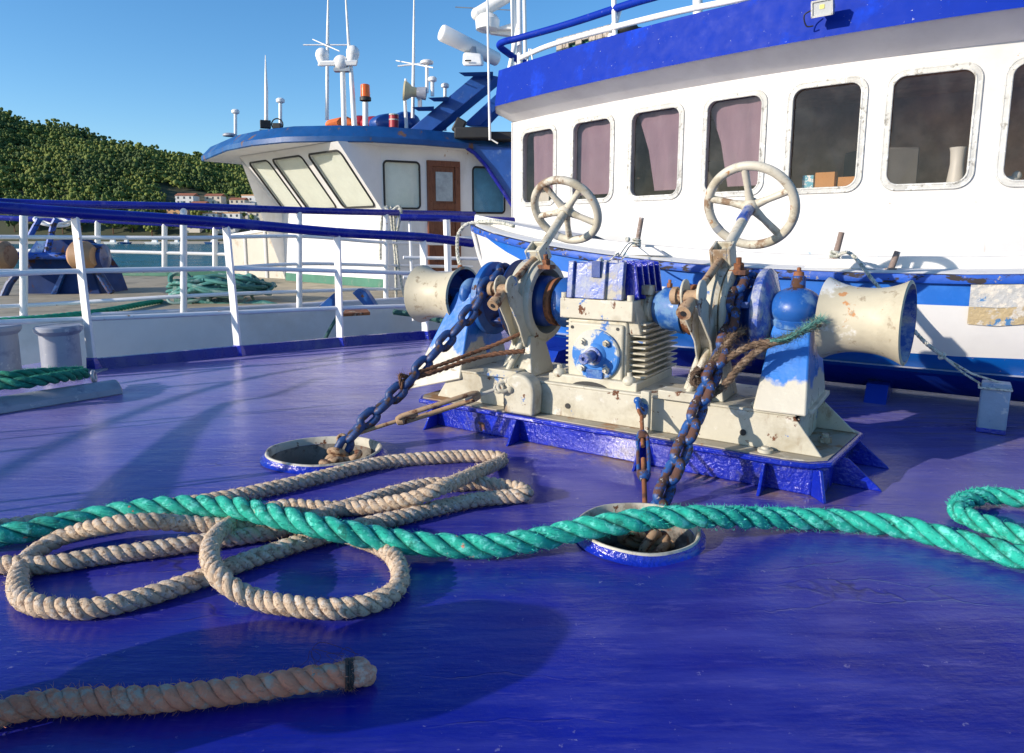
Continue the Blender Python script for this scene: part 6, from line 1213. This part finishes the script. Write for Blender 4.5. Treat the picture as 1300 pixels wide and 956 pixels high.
# ================================================================== out of frame bow railing, plus unseen shapes added to cast the foreground shade
t = thing('shade_caster_vent', 'broad round topped shadow caster added out of view on the bow', 'vent', (-1.22, 1.05, 0))  # unseen vent shape added to throw the rounded foreground shadow
build(MB().lathe([(0, .10), (.30, .10), (.31, .19), (.36, .22), (.42, .19), (.47, .10), (.48, 0)], (-1.22, 1.05, 0), (0, 0, 1), 32), 'caster_body', M['basefound'], t)
t = thing('shade_arm', 'slender leaning arm added out of view to cast a curved shadow', 'shade_arm', (-2.6, 1.8, 0))  # unseen arm, bent so that it casts the diagonal deck shadow
def caster(px, py, z):
    k = z / math.tan(R(18.5)); q = G(px, py, 0); return Vector((q.x - .9063 * k, q.y - .4226 * k, z))
b = MB(); cs = [(140, 665, .46, .055), (170, 620, .56, .052), (205, 580, .68, .04), (245, 540, .82, .026), (290, 512, 1.0, .018), (345, 502, 1.2, .014), (405, 480, 1.4, .012)]
pp_ = catmull([caster(x, y, z) for x, y, z, r in cs], 6); b.tube(pp_, list(np.interp(np.linspace(0, 6, len(pp_)), range(7), [c[3] for c in cs])), 14); build(b, 'arm', M['grey'], t)
c0_ = caster(135, 665, .46); b = MB(); b.tube([(c0_.x, c0_.y, 0), c0_], [.07, .09], 12); build(b, 'post', M['grey'], t)
b = MB(); b.hexa([(-4.4, -1.6, 0), (-1.8, -.20, 0), (-1.85, -.12, 0), (-4.45, -1.52, 0), (-4.4, -1.6, .72), (-1.8, -.20, .62), (-1.85, -.12, .62), (-4.45, -1.52, .72)]); build(b, 'shade_plate', M['white'], label='low solid plate added out of view to shade the foreground', cat='bulwark')  # unseen plate added to shade the near deck
t = thing('deck_railing', 'white bow railing with navy top rail outside the picture at left', 'railing', (-5, 2, 0)); pb_ = [(-4.35, 4.2), (-5.3, 3.1), (-5.6, 1.6), (-5.3, .1), (-4.6, -1.3)]
build(MB().tube(catmull([(x, y, 1.25) for x, y in pb_], 6), .02, 12), 'top_rail', M['railblue'], t)
for x, y in pb_[1:]: build(MB().tube([(x, y, 0), (x, y, 1.25)], .018, 10), 'post', M['rail'], t)
for z in (.45, .85): build(MB().tube(catmull([(x, y, z) for x, y in pb_], 6), .019, 8), 'rail_bar', M['rail'], t)
for i, (a_, c_, z) in enumerate((((-40, 552), (430, 514), .95), ((-40, 642), (400, 594), .55))):  # unseen wires and their posts, added for the thin shadow lines
    e_ = caster(*c_, z); s_ = caster(*a_, z); b = MB(); b.tube([Vector((e_.x, e_.y, 0)), e_ + Vector((0, 0, .02))], .010, 8); b.tube([Vector((s_.x, s_.y, 0)), s_ + Vector((0, 0, .02))], .010, 8); build(b, 'shade_wire_post', M['steel'], label='pair of thin stanchions of the %s added shadow wire, out of view' % ('longest', 'lowest')[i], cat='stanchion')
    build(MB().tube([caster(*a_, z), caster(*c_, z)], .011, 6), 'shade_wire', M['steel'], label='%s taut wire added out of view to cast a thin shadow' % ('longest', 'lowest', 'short high', 'topmost')[i], cat='wire')
t = thing('shade_caster_vent', 'slim round topped shadow caster added out of view on the bow', 'vent', (-1.75, 1.02, 0)); build(MB().lathe([(0, .07), (.30, .07), (.31, .13), (.36, .15), (.41, .13), (.45, .07), (.46, 0)], (-1.75, 1.02, 0), (0, 0, 1), 32), 'caster_body', M['basefound'], t)  # second unseen vent shape, added for the shade band at left

# ================================================================== LIGHT, SKY, CAMERA
AZ = 65; EL = 18.5
sun = bpy.data.lights.new('sun', 'SUN'); sun.energy = 4.2; sun.angle = R(.5); sun.color = (1, .89, .76); so = bpy.data.objects.new('sun', sun); COL.objects.link(so)
dv = Vector((math.sin(R(AZ)) * math.cos(R(EL)), math.cos(R(AZ)) * math.cos(R(EL)), -math.sin(R(EL)))); so.rotation_euler = dv.to_track_quat('-Z', 'Y').to_euler()
w = bpy.data.worlds.new('World'); scene.world = w; w.use_nodes = True; N = w.node_tree.nodes; sky = N.new('ShaderNodeTexSky'); sky.sky_type = 'NISHITA'; sky.sun_disc = False
sky.sun_elevation = R(EL); sky.sun_rotation = R(180 + AZ); sky.air_density = 1.0; sky.dust_density = .35; sky.ozone_density = 4.0; sky.altitude = 0
hs = N.new('ShaderNodeHueSaturation'); hs.inputs['Saturation'].default_value = 1.18; w.node_tree.links.new(sky.outputs[0], hs.inputs['Color']); w.node_tree.links.new(hs.outputs[0], N['Background'].inputs[0]); N['Background'].inputs[1].default_value = .15
cam = bpy.data.cameras.new('camera'); co = bpy.data.objects.new('camera', cam); COL.objects.link(co); co.location = (0, 0, 1); co.rotation_euler = (math.pi / 2 - TH, 0, 0)
cam.sensor_width = 36; cam.lens = F / 1300 * 36; cam.shift_y = -(478 - CY) / 1300; cam.clip_start = .05; cam.clip_end = 3000
scene.camera = co
scene.render.resolution_x = 1024; scene.render.resolution_y = 753
scene.view_settings.view_transform = 'Standard'; scene.view_settings.look = 'None'; scene.view_settings.exposure = .46; scene.view_settings.gamma = 1
